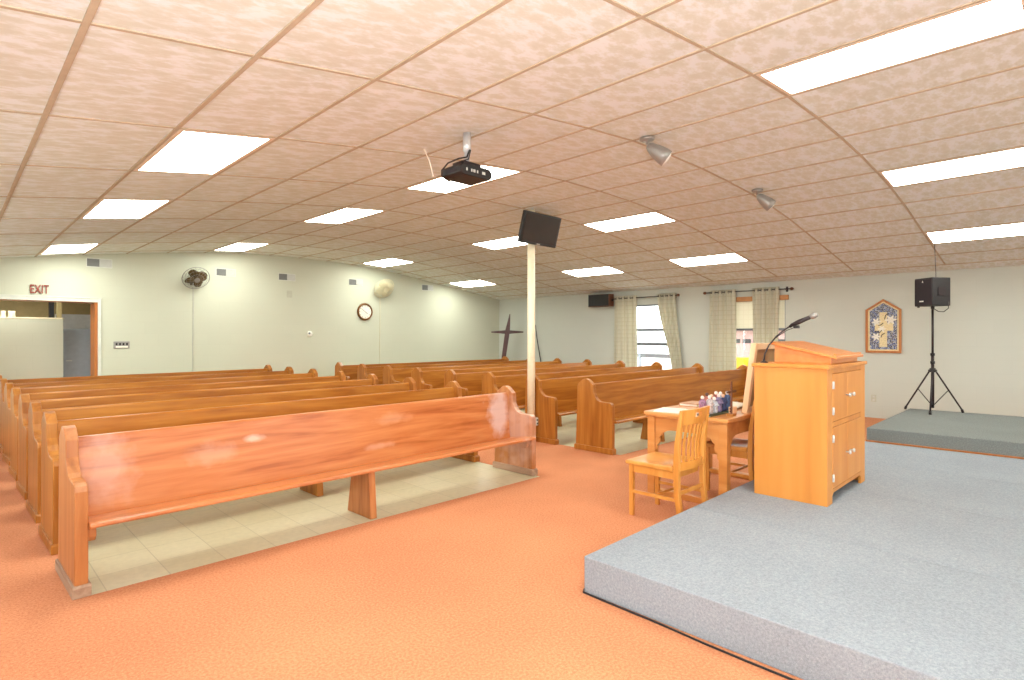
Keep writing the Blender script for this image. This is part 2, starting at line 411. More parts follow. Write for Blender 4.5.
# floor: carpet with linoleum bays under the two pew blocks
b = MB()
LB = (0.50, 4.12); RB = (5.50, 10.08); LY = (3.70, 11.5)
for (x0, x1, y0, y1) in ((XL, XW, YN, LY[0]), (XL, LB[0], LY[0], YF), (LB[1], RB[0], LY[0], YF), (RB[1], XW, LY[0], YF)):
    b.box(x0, x1, y0, y1, -0.06, 0.0)
struct(b.build('floor', M['carpet']))
b = MB()
for X in (LB, RB): b.box(X[0], X[1], LY[0], YF, -0.06, -0.003)
struct(b.build('floor', M['lino']))

# far wall with the doorway
DX0, DX1, DZ = 0.05, 1.722, 1.937
b = MB()
b.box(XL - 0.2, DX0, YF, YF + 0.35, -0.06, 3.3); b.box(DX1 + 0.045, XW + 0.2, YF, YF + 0.35, -0.06, 3.3)
b.box(DX0, DX1 + 0.045, YF, YF + 0.35, DZ + 0.03, 3.3)
struct(b.build('wall_far', M['wall_far']))
# right wall with two windows
WIN = [(6.05, 7.45), (3.78, 5.12)]; WZ0, WZ1 = 0.52, 2.09
b = MB()
ys = [YN - 0.2, WIN[1][0], WIN[1][1], WIN[0][0], WIN[0][1], YF]
for y0, y1 in ((ys[0], ys[1]), (ys[2], ys[3]), (ys[4], ys[5])): b.box(XW, XW + 0.2, y0, y1, -0.06, 3.3)
for y0, y1 in WIN:
    b.box(XW, XW + 0.2, y0, y1, -0.06, WZ0); b.box(XW, XW + 0.2, y0, y1, WZ1, 3.3)
struct(b.build('wall_right', M['wall_right']))
# the left and near walls, behind the camera's left shoulder, get added unseen windows as daylight fill
def wall_with_fill_windows(name, mat, axis, p0, p1, a0, a1, holes, z0, z1):
    b = MB()
    def bx(q0, q1, za, zb):
        if axis == 'y': b.box(p0, p1, q0, q1, za, zb)
        else: b.box(q0, q1, p0, p1, za, zb)
    e = a0
    for h0, h1 in holes:
        bx(e, h0, -0.06, 3.3); bx(h0, h1, -0.06, z0); bx(h0, h1, z1, 3.3); e = h1
    bx(e, a1, -0.06, 3.3)
    struct(b.build(name, mat))
LWIN_FILL = [(-2.8, -0.9), (0.2, 2.1), (3.3, 5.2), (6.4, 8.3), (9.4, 11.0)]
NWIN_FILL = [(0.6, 3.0), (4.0, 6.4), (7.4, 9.8)]
wall_with_fill_windows('wall_left', M['wall_right'], 'y', XL - 0.2, XL, YN - 0.2, YF, LWIN_FILL, 0.6, 2.1)
wall_with_fill_windows('wall_near', M['wall_far'], 'x', YN - 0.2, YN, XL, XW, NWIN_FILL, 0.6, 2.1)
nw = 3
for axis, pos, holes in (('y', XL - 0.1, LWIN_FILL), ('x', YN - 0.1, NWIN_FILL)):
    for h0, h1 in holes:
        b = MB(); g = MB()
        def bx(q, a0, a1, z0, z1, t):
            if axis == 'y': q.box(pos - t, pos + t, a0, a1, z0, z1)
            else: q.box(a0, a1, pos - t, pos + t, z0, z1)
        bx(b, h0, h0 + 0.04, 0.6, 2.1, 0.03); bx(b, h1 - 0.04, h1, 0.6, 2.1, 0.03); bx(b, h0, h1, 0.6, 0.64, 0.03); bx(b, h0, h1, 2.06, 2.1, 0.03); bx(b, h0, h1, 1.33, 1.37, 0.03)
        bx(g, h0 + 0.04, h1 - 0.04, 0.64, 2.06, 0.003)
        w = struct(b.build('window_%d' % nw, M['grey'])); g.build('window_pane', M['glass'], w); nw += 1  # frame and pane of an added daylight opening

# windows
for n, (y0, y1) in enumerate(WIN):
    b = MB(); x0, x1 = XW + 0.06, XW + 0.12
    fr = 0.035
    b.box(x0, x1, y0, y0 + fr, WZ0, WZ1); b.box(x0, x1, y1 - fr, y1, WZ0, WZ1)
    b.box(x0, x1, y0, y1, WZ0, WZ0 + fr); b.box(x0, x1, y0, y1, WZ1 - fr, WZ1)
    b.box(x0, x1, y0, y1, 1.49, 1.55)
    if n == 0: b.box(x0, x1, y0, y1, 1.165, 1.235)
    w = struct(b.build('window_%d' % (n + 1), M['grey']))
    g = MB(); g.box(x0 + 0.025, x0 + 0.031, y0 + fr, y1 - fr, WZ0 + fr, WZ1 - fr)
    g.build('window_pane', M['glass'], w)
    t = MB(); t.box(XW - 0.03, XW + 0.06, y0 - 0.02, y1 + 0.02, WZ0 - 0.03, WZ0)
    t.build('window_sill', M['white'], w)

# door frame: white casing, wooden jamb
b = MB()
b.box(DX0 - 0.07, DX0, YF - 0.02, YF, 0, DZ + 0.005); b.box(DX1 + 0.045, DX1 + 0.09, YF - 0.02, YF, 0, DZ + 0.005); b.box(DX0 - 0.07, DX1 + 0.09, YF - 0.02, YF, DZ + 0.005, 2.0)
b.box(DX0 - 0.08, DX1 + 0.098, YF - 0.03, YF, 2.0, 2.015)
struct(b.build('trim_2', M['casing']))
b = MB()
b.box(DX1, DX1 + 0.045, YF - 0.005, YF + 0.36, 0, DZ); b.box(DX0 - 0.0, DX0 + 0.04, YF - 0.005, YF + 0.36, 0, DZ); b.box(DX0, DX1 + 0.045, YF - 0.005, YF + 0.36, DZ, DZ + 0.03)
struct(b.build('door_1', M['jamb'], bevel=0.003))

# back room beyond the doorway
b = MB(); b.box(XL - 0.2, 3.2, YF, 14.6, -0.06, 0); struct(b.build('floor', M['carpet']))
b = MB(); b.box(XL - 0.2, 3.2, 14.2, 14.4, 0, 2.7); struct(b.build('wall_far', M['tan']))
b = MB(); b.box(1.44, 3.0, 13.6, 13.7, 0, 1.80); struct(b.build('wall_far', M['lightgrey']))
b = MB(); b.box(XL - 0.4, XL - 0.2, YF + 0.35, 14.4, 0, 2.7); b.box(3.0, 3.2, YF + 0.35, 14.2, 0, 2.7); struct(b.build('wall_left', M['tan']))
b = MB(); b.box(XL - 0.4, 3.2, YF + 0.35, 14.4, 2.25, 2.4); struct(b.build('ceiling', M['tan']))

# ------------------------------------------------------------------ ceiling lights
def light_panel(i, j, label):
    """lens between grid lines i, i+1 and cross lines j, j+1"""
    k = I0 + i
    x0, x1, z0, z1 = PX[k], PX[k + 1], PZ[k], PZ[k + 1]
    L = math.hypot(x1 - x0, z1 - z0); ux, uz = (x1 - x0) / L, (z1 - z0) / L
    cx_, cz_ = (x0 + x1) / 2, (z0 + z1) / 2; cy_ = (YG(j) + YG(j + 1)) / 2
    t = thing('ceiling_light', label, 'ceiling light', (cx_, cy_, cz_), 0, 'fluorescent panels in the ceiling')
    t.rotation_euler = (0, -math.atan2(uz, ux), 0)
    a, bb = L / 2 - 0.014, 1.2192 / 2 - 0.014; ia, ib = L / 2 - 0.042, 1.2192 / 2 - 0.036
    f = MB(); z = -0.008
    f.box(-a, a, -bb, -ib, z, -0.001); f.box(-a, a, ib, bb, z, -0.001); f.box(-a, -ia, -ib, ib, z, -0.001); f.box(ia, a, -ib, ib, z, -0.001)
    f.build('frame', M['rim'], t)
    d = MB(); d.box(-ia, ia, -ib, ib, -0.006, -0.002); d.build('diffuser', M['tube'], t)
    return t
colname = {1: 'leftmost', 5: 'second from the left', 10: 'third from the left', 14: 'rightmost'}
for i in (1, 5, 10, 14):
    light_panel(i, 1, 'lit fluorescent ceiling panel, %s in the row over the front pews' % colname[i])
    light_panel(i, 3, 'lit fluorescent ceiling panel, %s in the middle row over the pews' % colname[i])
    light_panel(i, 6, 'lit ceiling panel, %s in the small far row by the exit wall' % colname[i])
light_panel(5, -2, 'largest lit ceiling panel, in the upper right corner over the stage')
light_panel(10, -2, 'lit ceiling panel at the right edge, middle of the three over the stage')
light_panel(14, -2, 'lit ceiling panel at the right edge, lowest, above the tripod speaker')
light_panel(1, -2, 'lit ceiling panel straight above the camera, out of the picture')
for i in (5, 10):
    light_panel(i, -5, 'lit ceiling panel over the stage behind the camera, %s' % ('near' if i == 5 else 'farther right'))

# ------------------------------------------------------------------ pews
END = [(0, 0.0), (0, 0.555), (0.010, 0.583), (0.032, 0.597), (0.13, 0.600), (0.175, 0.604), (0.212, 0.622), (0.245, 0.655), (0.268, 0.70), (0.275, 0.795),
       (0.345, 0.855), (0.385, 0.866), (0.415, 0.862), (0.507, 0.79), (0.512, 0.66), (0.535, 0.0)]
def make_pew(L, label, group, legs, wx, wz, wend):
    t = thing('pew', label, 'pew', (0, 0, 0), 0, group)
    for k, x in enumerate((0.0, L - 0.06)):
        e = MB(); e.prism(END, 'x', x, x + 0.06)
        e = e.build('end_panel', wend if k else wz, t, bevel=0.006, bseg=2)
        p = MB(); p.prism([(-0.014, 0), (0.549, 0), (0.549, 0.052), (0.54, 0.065), (-0.004, 0.065), (-0.014, 0.052)], 'x', x - 0.012, x + 0.072)
        p.build('plinth', M['pew_plinth'] if wx is M['pew_front'] else wz, e, bevel=0.004)
    bk = MB()
    bk.prism([(0.300, 0.335), (0.345, 0.785), (0.352, 0.80), (0.372, 0.80), (0.378, 0.785), (0.327, 0.325)], 'x', 0.058, L - 0.058)
    bk.build('backrest', wx, t, bevel=0.004)
    s = MB()
    s.prism([(-0.028, 0.358), (-0.032, 0.368), (-0.028, 0.381), (-0.012, 0.387), (0.02, 0.385), (0.318, 0.340), (0.314, 0.310), (0.0, 0.354)], 'x', 0.062, L - 0.035)
    s.build('seat', wx, t, bevel=0.003)
    for x in legs:
        g = MB(); g.prism([(-0.01, 0), (0.02, 0.352), (0.27, 0.316), (0.33, 0)], 'x', x - 0.028, x + 0.028)
        g.build('leg', wz, t, bevel=0.005)
    for x0, x1 in ((0.061, 0.10), (L - 0.10, L - 0.061)):
        c = MB(); c.prism([(0.03, 0.30), (0.03, 0.348), (0.25, 0.317), (0.25, 0.27), (0.06, 0.27)], 'x', x0, x1)
        c.build('seat_cleat', wz, t, bevel=0.003)
    return t
ordn = ['front', 'second', 'third', 'fourth', 'fifth', 'sixth', 'seventh', 'last']
LL, LR = 3.66, 4.66
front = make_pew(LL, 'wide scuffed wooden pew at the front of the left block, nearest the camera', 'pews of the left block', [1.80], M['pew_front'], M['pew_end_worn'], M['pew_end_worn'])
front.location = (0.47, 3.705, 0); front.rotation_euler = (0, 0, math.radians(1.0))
proto = None
for k in range(1, 8):
    yl, yr = 3.705 + 0.85 * k, 3.76 + 0.872 * k
    lab = '%s wooden pew from the front in the left block, behind the scuffed front pew' % ordn[k] if k < 7 else 'last wooden pew of the left block, nearest the exit wall'
    if proto is None:
        proto = make_pew(LL, lab, 'pews of the left block', [1.80], M['pew_x'], M['pew_z'], M['pew_z'])
        proto.location = (0.47, yl, 0); proto.rotation_euler = (0, 0, math.atan2(yr - yl, LL))
    else:
        dup(proto, (0.47, yl, 0), math.atan2(yr - yl, LL), lab)
proto = None
for k in range(8):
    y = 3.775 + 0.872 * k
    lab = ('front wooden pew of the right block, beside the chair and table' if k == 0 else
           '%s wooden pew from the front in the right block, by the windows' % ordn[k] if k < 7 else 'last wooden pew of the right block, before the dark standing cross')
    if proto is None:
        proto = make_pew(LR, lab, 'pews of the right block', [1.16, 2.33, 3.5], M['pew_x'], M['pew_z'], M['pew_z']); proto.location = (5.44, y, 0)
    else:
        dup(proto, (5.44, y, 0), 0, lab)

# ------------------------------------------------------------------ stage panels and rear platform
Y0S, SH = 1.86, 0.195
for k in range(4):
    x0 = 2.42 + k * 1.222
    b = MB(); b.box(0.001, 1.218, -2.44, 0, 0, SH)
    o = b.build('stage_panel', M['grey_carpet'], None, bevel=0.006, bseg=2)
    o.location = (x0, Y0S, 0)
    tag(o, ['grey carpeted stage panel at the front left, its side towards the camera', 'grey carpeted stage panel under the lectern near side, second from left',
            'grey carpeted stage panel past the lectern, third from left', 'grey carpeted stage panel farthest right, against the raised platform'][k], 'stage panel', 'carpeted stage panels')
t = thing('raised_platform', 'higher dark grey carpeted platform under the tripod speaker', 'platform', (7.345, 1.64, 0))
b = MB(); b.box(0, 2.40, -2.44, 0, 0.0, 0.345); b.build('deck', M['plat_carpet'], t, bevel=0.012, bseg=3)
b = MB(); b.box(-0.02, -0.001, -2.44, 0.0, 0.0, 0.207); b.build('edge_strip', M['jamb'], t)

# cable lying along the stage side
b = MB()
pts = [(2.50, 1.875), (2.44, 1.874), (2.410, 1.857), (2.406, 1.75), (2.403, 1.6), (2.402, 1.41), (2.388, 1.15), (2.385, 0.99), (2.385, 0.78), (2.37, 0.3), (2.36, -0.4)]
b.tube([(x, y, 0.005) for x, y in pts], 0.005, 6)
tag(b.build('cable', M['black']), 'thin black cable lying on the carpet along the stage side', 'cable')

# ------------------------------------------------------------------ lectern
t = thing('lectern', 'tall yellow birch lectern cabinet with doors standing on the grey stage', 'lectern', (4.30, 1.195, SH))
LW, LD, LH = 1.0, 0.50, 0.985
b = MB()
b.box(0, 0.022, 0, LD, 0, LH - 0.03); b.box(LW - 0.022, LW, 0, LD, 0, LH - 0.03); b.box(0.022, LW - 0.022, LD - 0.02, LD, 0.0, LH - 0.03)
b.box(0.022, LW - 0.022, 0.005, LD - 0.02, 0.075, 0.095); b.box(0.022, LW - 0.022, 0.02, LD - 0.02, 0.545, 0.565)
b.build('cabinet_body', M['lect'], t, bevel=0.002)
b = MB()
FZ = LH - 0.03
b.box(0.022, 0.12, 0, 0.02, 0, FZ); b.box(LW - 0.12, LW - 0.022, 0, 0.02, 0, FZ)
b.box(0.12, LW - 0.12, 0, 0.02, FZ - 0.035, FZ); b.box(0.12, LW - 0.12, 0, 0.02, 0.54, 0.575)
b.prism([(0.12, 0.10), (LW - 0.12, 0.10), (LW - 0.12, 0.05), (LW - 0.15, 0.072), (0.15, 0.072), (0.12, 0.05)], 'y', 0, 0.02)
b.build('face_frame', M['lect'], t, bevel=0.002)
for (z0, z1) in ((0.578, FZ - 0.038), (0.103, 0.537)):
    for side in (0, 1):
        x0, x1 = (0.123, LW / 2 - 0.002) if side == 0 else (LW / 2 + 0.002, LW - 0.123)
        d = MB(); d.box(x0, x1, -0.002, 0.016, z0, z1)
        d = d.build('door', M['lect'], t, bevel=0.003)
        kx = x1 - 0.05 if side == 0 else x0 + 0.05; kz = (z0 + z1) / 2
        kb = MB(); kb.lathe([(0.006, 0), (0.006, 0.018), (0.014, 0.022), (0.016, 0.03), (0.010, 0.036)], (kx, -0.002, kz), (0, -1, 0), 14)
        kb.build('knob', M['chrome'], d)
        hx = x0 if side == 0 else x1
        for hz in ((z0 + 0.075, z1 - 0.08) if side == 0 else ()):
            hb = MB(); hb.box(hx - 0.014, hx + 0.014, -0.007, -0.002, hz - 0.026, hz + 0.026); hb.tube([(hx, -0.008, hz - 0.026), (hx, -0.008, hz + 0.026)], 0.005, 8)
            hb.build('hinge', M['chrome'], d)
b = MB(); b.box(-0.012, LW + 0.012, -0.015, LD + 0.018, LH - 0.03, LH - 0.004); b.build('top', M['lect'], t, bevel=0.005)
b = MB()   # sloped reading desk
zt = LH - 0.004
b.prism([(0.03, zt), (0.425, zt), (0.425, zt + 0.135), (0.03, zt + 0.045)], 'x', 0.20, LW - 0.10)
dk = b.build('reading_desk', M['lect_top'], t, bevel=0.003)
b = MB()
b.prism([(-0.01, zt + 0.037), (0.45, zt + 0.142), (0.45, zt + 0.163), (-0.01, zt + 0.058)], 'x', 0.18, LW - 0.08)
b.build('desk_top', M['lect_top'], dk, bevel=0.004)
b = MB(); b.prism([(0.0, zt + 0.060), (0.018, zt + 0.064), (0.018, zt + 0.078), (0.0, zt + 0.074)], 'x', 0.21, LW - 0.11); b.build('book_ledge', M['lect_top'], dk)

# gooseneck microphone on the lectern
t = thing('microphone', 'gooseneck microphone with dark clip rising behind the lectern desk', 'microphone', (4.44, 1.675, SH + LH - 0.004))
b = MB(); b.lathe([(0.028, 0), (0.028, 0.006), (0.010, 0.014), (0.008, 0.03)], (0, 0, 0), (0, 0, 1), 18); b.build('base', M['darkmetal'], t)
b = MB()
gp = [(0, 0, 0.02), (0.005, -0.005, 0.07), (0.02, -0.03, 0.135), (0.04, -0.075, 0.20), (0.055, -0.12, 0.245), (0.06, -0.165, 0.277)]
b.tube(gp, 0.006, 8); b.build('gooseneck', M['darkmetal'], t)
b = MB(); b.tube([(0.03, -0.045, 0.165), (0.045, -0.095, 0.21), (0.06, -0.15, 0.25), (0.062, -0.19, 0.265)], 0.003, 6); b.build('cord', M['black'], t)
b = MB(); b.tube([(0.06, -0.163, 0.275), (0.06, -0.185, 0.285)], 0.011, 10)
b.box(0.045, 0.075, -0.235, -0.195, 0.262, 0.285); b.build('clip', M['black'], t, bevel=0.004)
b = MB(); b.tube([(0.06, -0.175, 0.285), (0.06, -0.23, 0.31), (0.06, -0.31, 0.345)], [0.013, 0.018, 0.014], 12); b.build('handle', M['darkmetal'], t)
b = MB(); b.lathe([(0.013, 0), (0.022, 0.01), (0.024, 0.03), (0.018, 0.05), (0.004, 0.056)], (0.06, -0.31, 0.345), (0, -0.135, 0.06), 16); b.build('head', M['nickel'], t)

# ------------------------------------------------------------------ communion table
TX0, TX1, TY0, TY1, TZ = 4.33, 5.52, 1.912, 2.67, 0.722
t = thing('table', 'carved oak table behind the lectern holding figurines and a small cross', 'table', (TX0, TY0, 0))
TW, TD = TX1 - TX0, TY1 - TY0
b = MB()
b.box(0, TW, 0, TD, TZ - 0.032, TZ); b.box(0.012, TW - 0.012, 0.012, TD - 0.012, TZ - 0.045, TZ - 0.031)
b.build('tabletop', M['table'], t, bevel=0.006, bseg=3)
for x in (0.03, TW - 0.10):
    for y in (0.02, TD - 0.09):
        b = MB(); b.box(x, x + 0.07, y, y + 0.07, 0, TZ - 0.045); b.build('leg', M['table'], t, bevel=0.004)
def arch(a0, a1, z0, zt):
    """apron with lobed brackets under it, a cut arch between the legs"""
    pts = [(a0, zt), (a0, z0)]
    w = a1 - a0
    left = [(0.0, 0.0), (0.018, 0.012), (0.022, 0.035), (0.014, 0.05), (0.032, 0.062), (0.046, 0.085), (0.044, 0.11), (0.036, 0.122), (0.055, 0.135), (0.075, 0.162), (0.11, 0.182), (0.15, 0.19)]
    pts = [(a0, zt)] + [(a0 + x, z0 + z) for x, z in left] + [(a1 - x, z0 + z) for x, z in reversed(left)] + [(a1, zt)]
    return pts
for x in (0.045, TW - 0.065):
    b = MB(); b.prism(arch(0.09, TD - 0.09, 0.38, TZ - 0.045), 'x', x, x + 0.02); b.build('apron', M['table'], t, bevel=0.002)
for y in (0.035, TD - 0.055):
    b = MB(); b.prism(arch(0.10, TW - 0.10, 0.38, TZ - 0.045), 'y', y, y + 0.02); b.build('apron', M['table'], t, bevel=0.002)
for x in (0.03, TW - 0.10):
    b = MB(); b.box(x + 0.005, x + 0.065, 0.09, TD - 0.09, 0.0, 0.05); b.build('foot_rail', M['table'], t, bevel=0.004)

# figurine group
t = thing('figurine_group', 'row of small painted robed figurines on a dark base on the table', 'figurines', (4.36, 2.13, TZ))
b = MB(); b.box(0, 0.44, -0.055, 0.055, 0, 0.022); b.build('base', M['green'], t, bevel=0.004)
robes = [(150, 110, 140), (190, 180, 180), (170, 100, 90), (190, 196, 206), (180, 120, 116), (130, 116, 150), (150, 80, 74), (54, 64, 104), (170, 190, 210), (70, 90, 130)]
heads = [(240, 226, 220), (232, 190, 160), (90, 60, 50)]
for k in range(10):
    x = 0.03 + 0.042 * k; y = 0.022 if k % 2 == 0 else -0.02
    h = 0.135 + 0.035 * ((k * 7) % 4) / 3 + (0.012 if k >= 7 else 0)
    if y < 0: h -= 0.03
    f = MB()
    f.lathe([(0.028, 0), (0.030, 0.02), (0.026, h * 0.45), (0.030, h * 0.68), (0.022, h * 0.8), (0.008, h * 0.86)], (x, y, 0.022), (0, 0, 1), 10)
    f.tube([(x + 0.024, y - 0.004, 0.022 + h * 0.68), (x + 0.03, y - 0.02, 0.022 + h * 0.5), (x + 0.012, y - 0.034, 0.022 + h * 0.52)], [0.010, 0.009, 0.006], 6)
    f.tube([(x - 0.024, y - 0.004, 0.022 + h * 0.68), (x - 0.03, y - 0.02, 0.022 + h * 0.5), (x - 0.012, y - 0.034, 0.022 + h * 0.5)], [0.010, 0.009, 0.006], 6)
    fo = f.build('figure', plain('robe', robes[k], 0.6, var=0.45, scale=45), t)
    hd = MB(); hd.lathe([(0.004, 0), (0.012, 0.006), (0.015, 0.016), (0.012, 0.027), (0.003, 0.032)], (x, y, 0.022 + h * 0.84), (0, 0, 1), 10)
    hd.build('head', plain('hair', heads[0] if k in (0, 1, 5, 6, 8) else heads[k % 3], 0.7), fo)
# small cross
t = thing('table_cross', 'small brown wooden cross standing on the table beside the figurines', 'cross', (4.565, 1.985, TZ))
b = MB(); b.box(-0.04, 0.04, -0.025, 0.025, 0, 0.018); b.build('base', M['book'], t, bevel=0.003)
b = MB(); b.box(-0.009, 0.009, -0.006, 0.006, 0.018, 0.285); b.build('upright', M['sidewood'], t, bevel=0.002)
b = MB(); b.box(-0.085, 0.085, -0.007, 0.0065, 0.19, 0.208); b.build('crossbar', M['sidewood'], t, bevel=0.002)
# papers, book, block, cloth
b = MB(); b.box(-0.14, 0.14, -0.11, 0.11, 0, 0.004); b.box(-0.10, 0.16, -0.09, 0.12, 0.004, 0.007)
o = b.build('paper_sheets', M['paper']); o.location = (4.50, 2.50, TZ + 0.0005); o.rotation_euler = (0, 0, 0.2); tag(o, 'loose white paper sheets lying on the left end of the table', 'paper')
t = thing('book', 'thin brown book lying on the table behind the figurines', 'book', (5.02, 2.54, TZ))
b = MB(); b.box(-0.13, 0.13, -0.09, 0.09, 0, 0.004); b.box(-0.13, 0.13, -0.09, 0.09, 0.022, 0.026); b.box(-0.13, 0.13, 0.086, 0.09, 0.004, 0.022); b.build('cover', M['book'], t)
b = MB(); b.box(-0.124, 0.124, -0.084, 0.086, 0.004, 0.022); b.build('pages', M['paper'], t)
b = MB(); b.box(-0.04, 0.04, -0.02, 0.02, 0, 0.055); b2 = b.build('candle_block', M['pine'], None, bevel=0.004)
b2.location = (4.74, 2.05, TZ); tag(b2, 'small pale wooden block with two dark holes beside the table cross', 'block')
for z in (0.018, 0.040):
    h = MB(); h.lathe([(0.009, 0), (0.009, 0.002)], (-0.041, 0.0, z), (-1, 0, 0), 12); h.build('hole', M['black'], b2)
b = MB(); b.grid(lambda u, v: (5.02 + 0.36 * u, 2.12 + 0.30 * v, TZ + 0.006 + 0.012 * (1 + math.sin(9 * u + 4 * v)) * 0.5 + 0.02 * math.exp(-((u - .5) ** 2 + (v - .5) ** 2) * 8)), 14, 12)
tag(b.build('folded_cloth', M['paper'], solid=0.008), 'crumpled white cloth on the table between small cross and board', 'cloth')
# framed board leaning against the lectern
t = thing('framed_board', 'pale pine framed board standing on the table, propped up behind the lectern', 'board', (4.79, 1.985, TZ + 0.003))
lean = math.radians(7.5)
t.rotation_euler = (lean, 0, 0)
BW, BH = 0.75, 0.60
b = MB(); b.box(0, 0.05, -0.035, 0.010, 0.0, BH); b.box(BW - 0.05, BW, -0.035, 0.010, 0.0, BH); b.box(0.05, BW - 0.05, -0.035, 0.010, 0.0, 0.05); b.box(0.05, BW - 0.05, -0.035, 0.010, BH - 0.05, BH)
b.build('frame', M['pine'], t, bevel=0.003)
b = MB(); b.box(0.05, BW - 0.05, -0.012, 0.002, 0.05, BH - 0.05); b.build('panel', M['board'], t)
b = MB(); b.prism([(-0.036, 0.30), (-0.036, 0.27), (-0.075, 0.010), (-0.066, 0.010), (-0.030, 0.25)], 'x', 0.34, 0.40); b.build('support_strut', M['pine'], t)

# ------------------------------------------------------------------ chairs
def make_chair(label):
    t = thing('chair', label, 'chair', (0, 0, 0), 0, 'light oak chairs at the table')
    W = 0.42; m = M['chair']
    # seat: scooped slab, front at y=.42, back at y=0
    b = MB()
    def top(u, v):
        x = (u - 0.5) * (W + 0.02); y = 0.045 + 0.40 * v
        z = 0.425 - 0.022 * math.exp(-((u - 0.5) / 0.33) ** 2 - ((v - 0.4) / 0.36) ** 2) + 0.012 * (1 - v)
        return (x, y, z)
    n = 12
    T = [[b.bm.verts.new(top(i / n, j / n)) for j in range(n + 1)] for i in range(n + 1)]
    B = [[b.bm.verts.new((top(i / n, j / n)[0], top(i / n, j / n)[1], 0.395)) for j in range(n + 1)] for i in range(n + 1)]
    for i in range(n):
        for j in range(n):
            f = b.bm.faces.new((T[i][j], T[i + 1][j], T[i + 1][j + 1], T[i][j + 1])); f.smooth = True
            b.bm.faces.new((B[i][j], B[i][j + 1], B[i + 1][j + 1], B[i + 1][j]))
    for i in range(n):
        b.bm.faces.new((T[i][0], B[i][0], B[i + 1][0], T[i + 1][0])); b.bm.faces.new((T[i][n], T[i + 1][n], B[i + 1][n], B[i][n]))
        b.bm.faces.new((T[0][i], T[0][i + 1], B[0][i + 1], B[0][i])); b.bm.faces.new((T[n][i], B[n][i], B[n][i + 1], T[n][i + 1]))
    b.build('seat', m, t, bevel=0.008, bseg=3)
    b = MB()
    b.box(-W / 2 + 0.015, -W / 2 + 0.035, 0.05, 0.40, 0.335, 0.395); b.box(W / 2 - 0.035, W / 2 - 0.015, 0.05, 0.40, 0.335, 0.395)
    b.box(-W / 2 + 0.03, W / 2 - 0.03, 0.385, 0.405, 0.335, 0.395); b.box(-W / 2 + 0.03, W / 2 - 0.03, 0.045, 0.062, 0.335, 0.395)
    b.build('apron', m, t, bevel=0.002)
    for sx in (-1, 1):   # front legs
        x = sx * (W / 2 - 0.02)
        b = MB(); b.prism([(x - 0.018, 0.395), (x + 0.018, 0.395), (x + 0.014, 0), (x - 0.014, 0)], 'y', 0.385, 0.420); b.build('leg', m, t, bevel=0.004)
    for sx in (-1, 1):   # rear legs run up into the back posts
        x = sx * (W / 2 - 0.012)
        b = MB(); b.prism([(-0.035, 0), (0.0, 0), (0.036, 0.25), (0.040, 0.44), (0.030, 0.60), (-0.012, 0.845), (-0.036, 0.845), (-0.006, 0.60), (0.0, 0.42), (-0.002, 0.25)], 'x', x - 0.02, x + 0.02)
        b.build('leg', m, t, bevel=0.004)
    def by(z): return 0.016 - 0.0 if z < 0.45 else 0.02 - 0.044 * ((z - 0.45) / 0.395) ** 1.4
    # top rail, curved, with a hand slot
    def rail(z0, z1, hole):
        b = MB(); xs = [-W / 2 + 0.03 + (W - 0.06) * k / 16 for k in range(17)]
        cur = lambda x: -0.022 * (1 - (2 * x / (W - 0.06)) ** 2)
        def quad(xa, xb, za, zb):
            vs = []
            for x in (xa, xb):
                for z in (za, zb):
                    for dy in (-0.011, 0.011): vs.append(b.bm.verts.new((x, by(z) + cur(x) + dy, z)))
            for q in ((0, 1, 3, 2), (4, 6, 7, 5), (0, 4, 5, 1), (2, 3, 7, 6), (0, 2, 6, 4), (1, 5, 7, 3)): b.bm.faces.new([vs[i] for i in q])
        for k in range(16):
            if hole and 6 <= k <= 9:
                quad(xs[k], xs[k + 1], z0, z0 + (z1 - z0) * 0.46); quad(xs[k], xs[k + 1], z0 + (z1 - z0) * 0.76, z1)
            else: quad(xs[k], xs[k + 1], z0, z1)
        bmesh.ops.remove_doubles(b.bm, verts=b.bm.verts, dist=1e-5)
        return b
    rail(0.735, 0.845, True).build('top_rail', m, t)
    rail(0.40, 0.458, False).build('lower_rail', m, t)
    for k in range(5):
        x = -0.118 + 0.059 * k
        cur = -0.022 * (1 - (2 * x / (W - 0.06)) ** 2)
        b = MB()
        zs = [0.45 + 0.295 * q / 8 for q in range(9)]
        pts = [(by(z) + cur - 0.007 + 0.010 * math.sin(PI * (z - 0.45) / 0.295), z) for z in zs] + [(by(z) + cur + 0.005 + 0.010 * math.sin(PI * (z - 0.45) / 0.295), z) for z in reversed(zs)]
        b.prism(pts, 'x', x - 0.0105, x + 0.0105); b.build('slat', m, t)
    for sx in (-1, 1):
        x = sx * (W / 2 - 0.02)
        b = MB(); b.box(x - 0.009, x + 0.009, 0.02, 0.395, 0.175, 0.2); b.build('stretcher', m, t, bevel=0.003)
    b = MB(); b.box(-W / 2 + 0.02, W / 2 - 0.02, 0.20, 0.218, 0.178, 0.198); b.build('stretcher', m, t, bevel=0.003)
    b = MB(); b.box(-W / 2 + 0.025, W / 2 - 0.025, 0.008, 0.024, 0.22, 0.25); b.build('stretcher', m, t, bevel=0.003)
    return t
ch = make_chair('light oak slat-back chair on the carpet in front of the stage edge')
ch.location = (3.92, 2.0, 0)
dup(ch, (4.99, 1.899, 0), 0, 'light oak chair tucked under the table, mostly hidden behind the lectern')

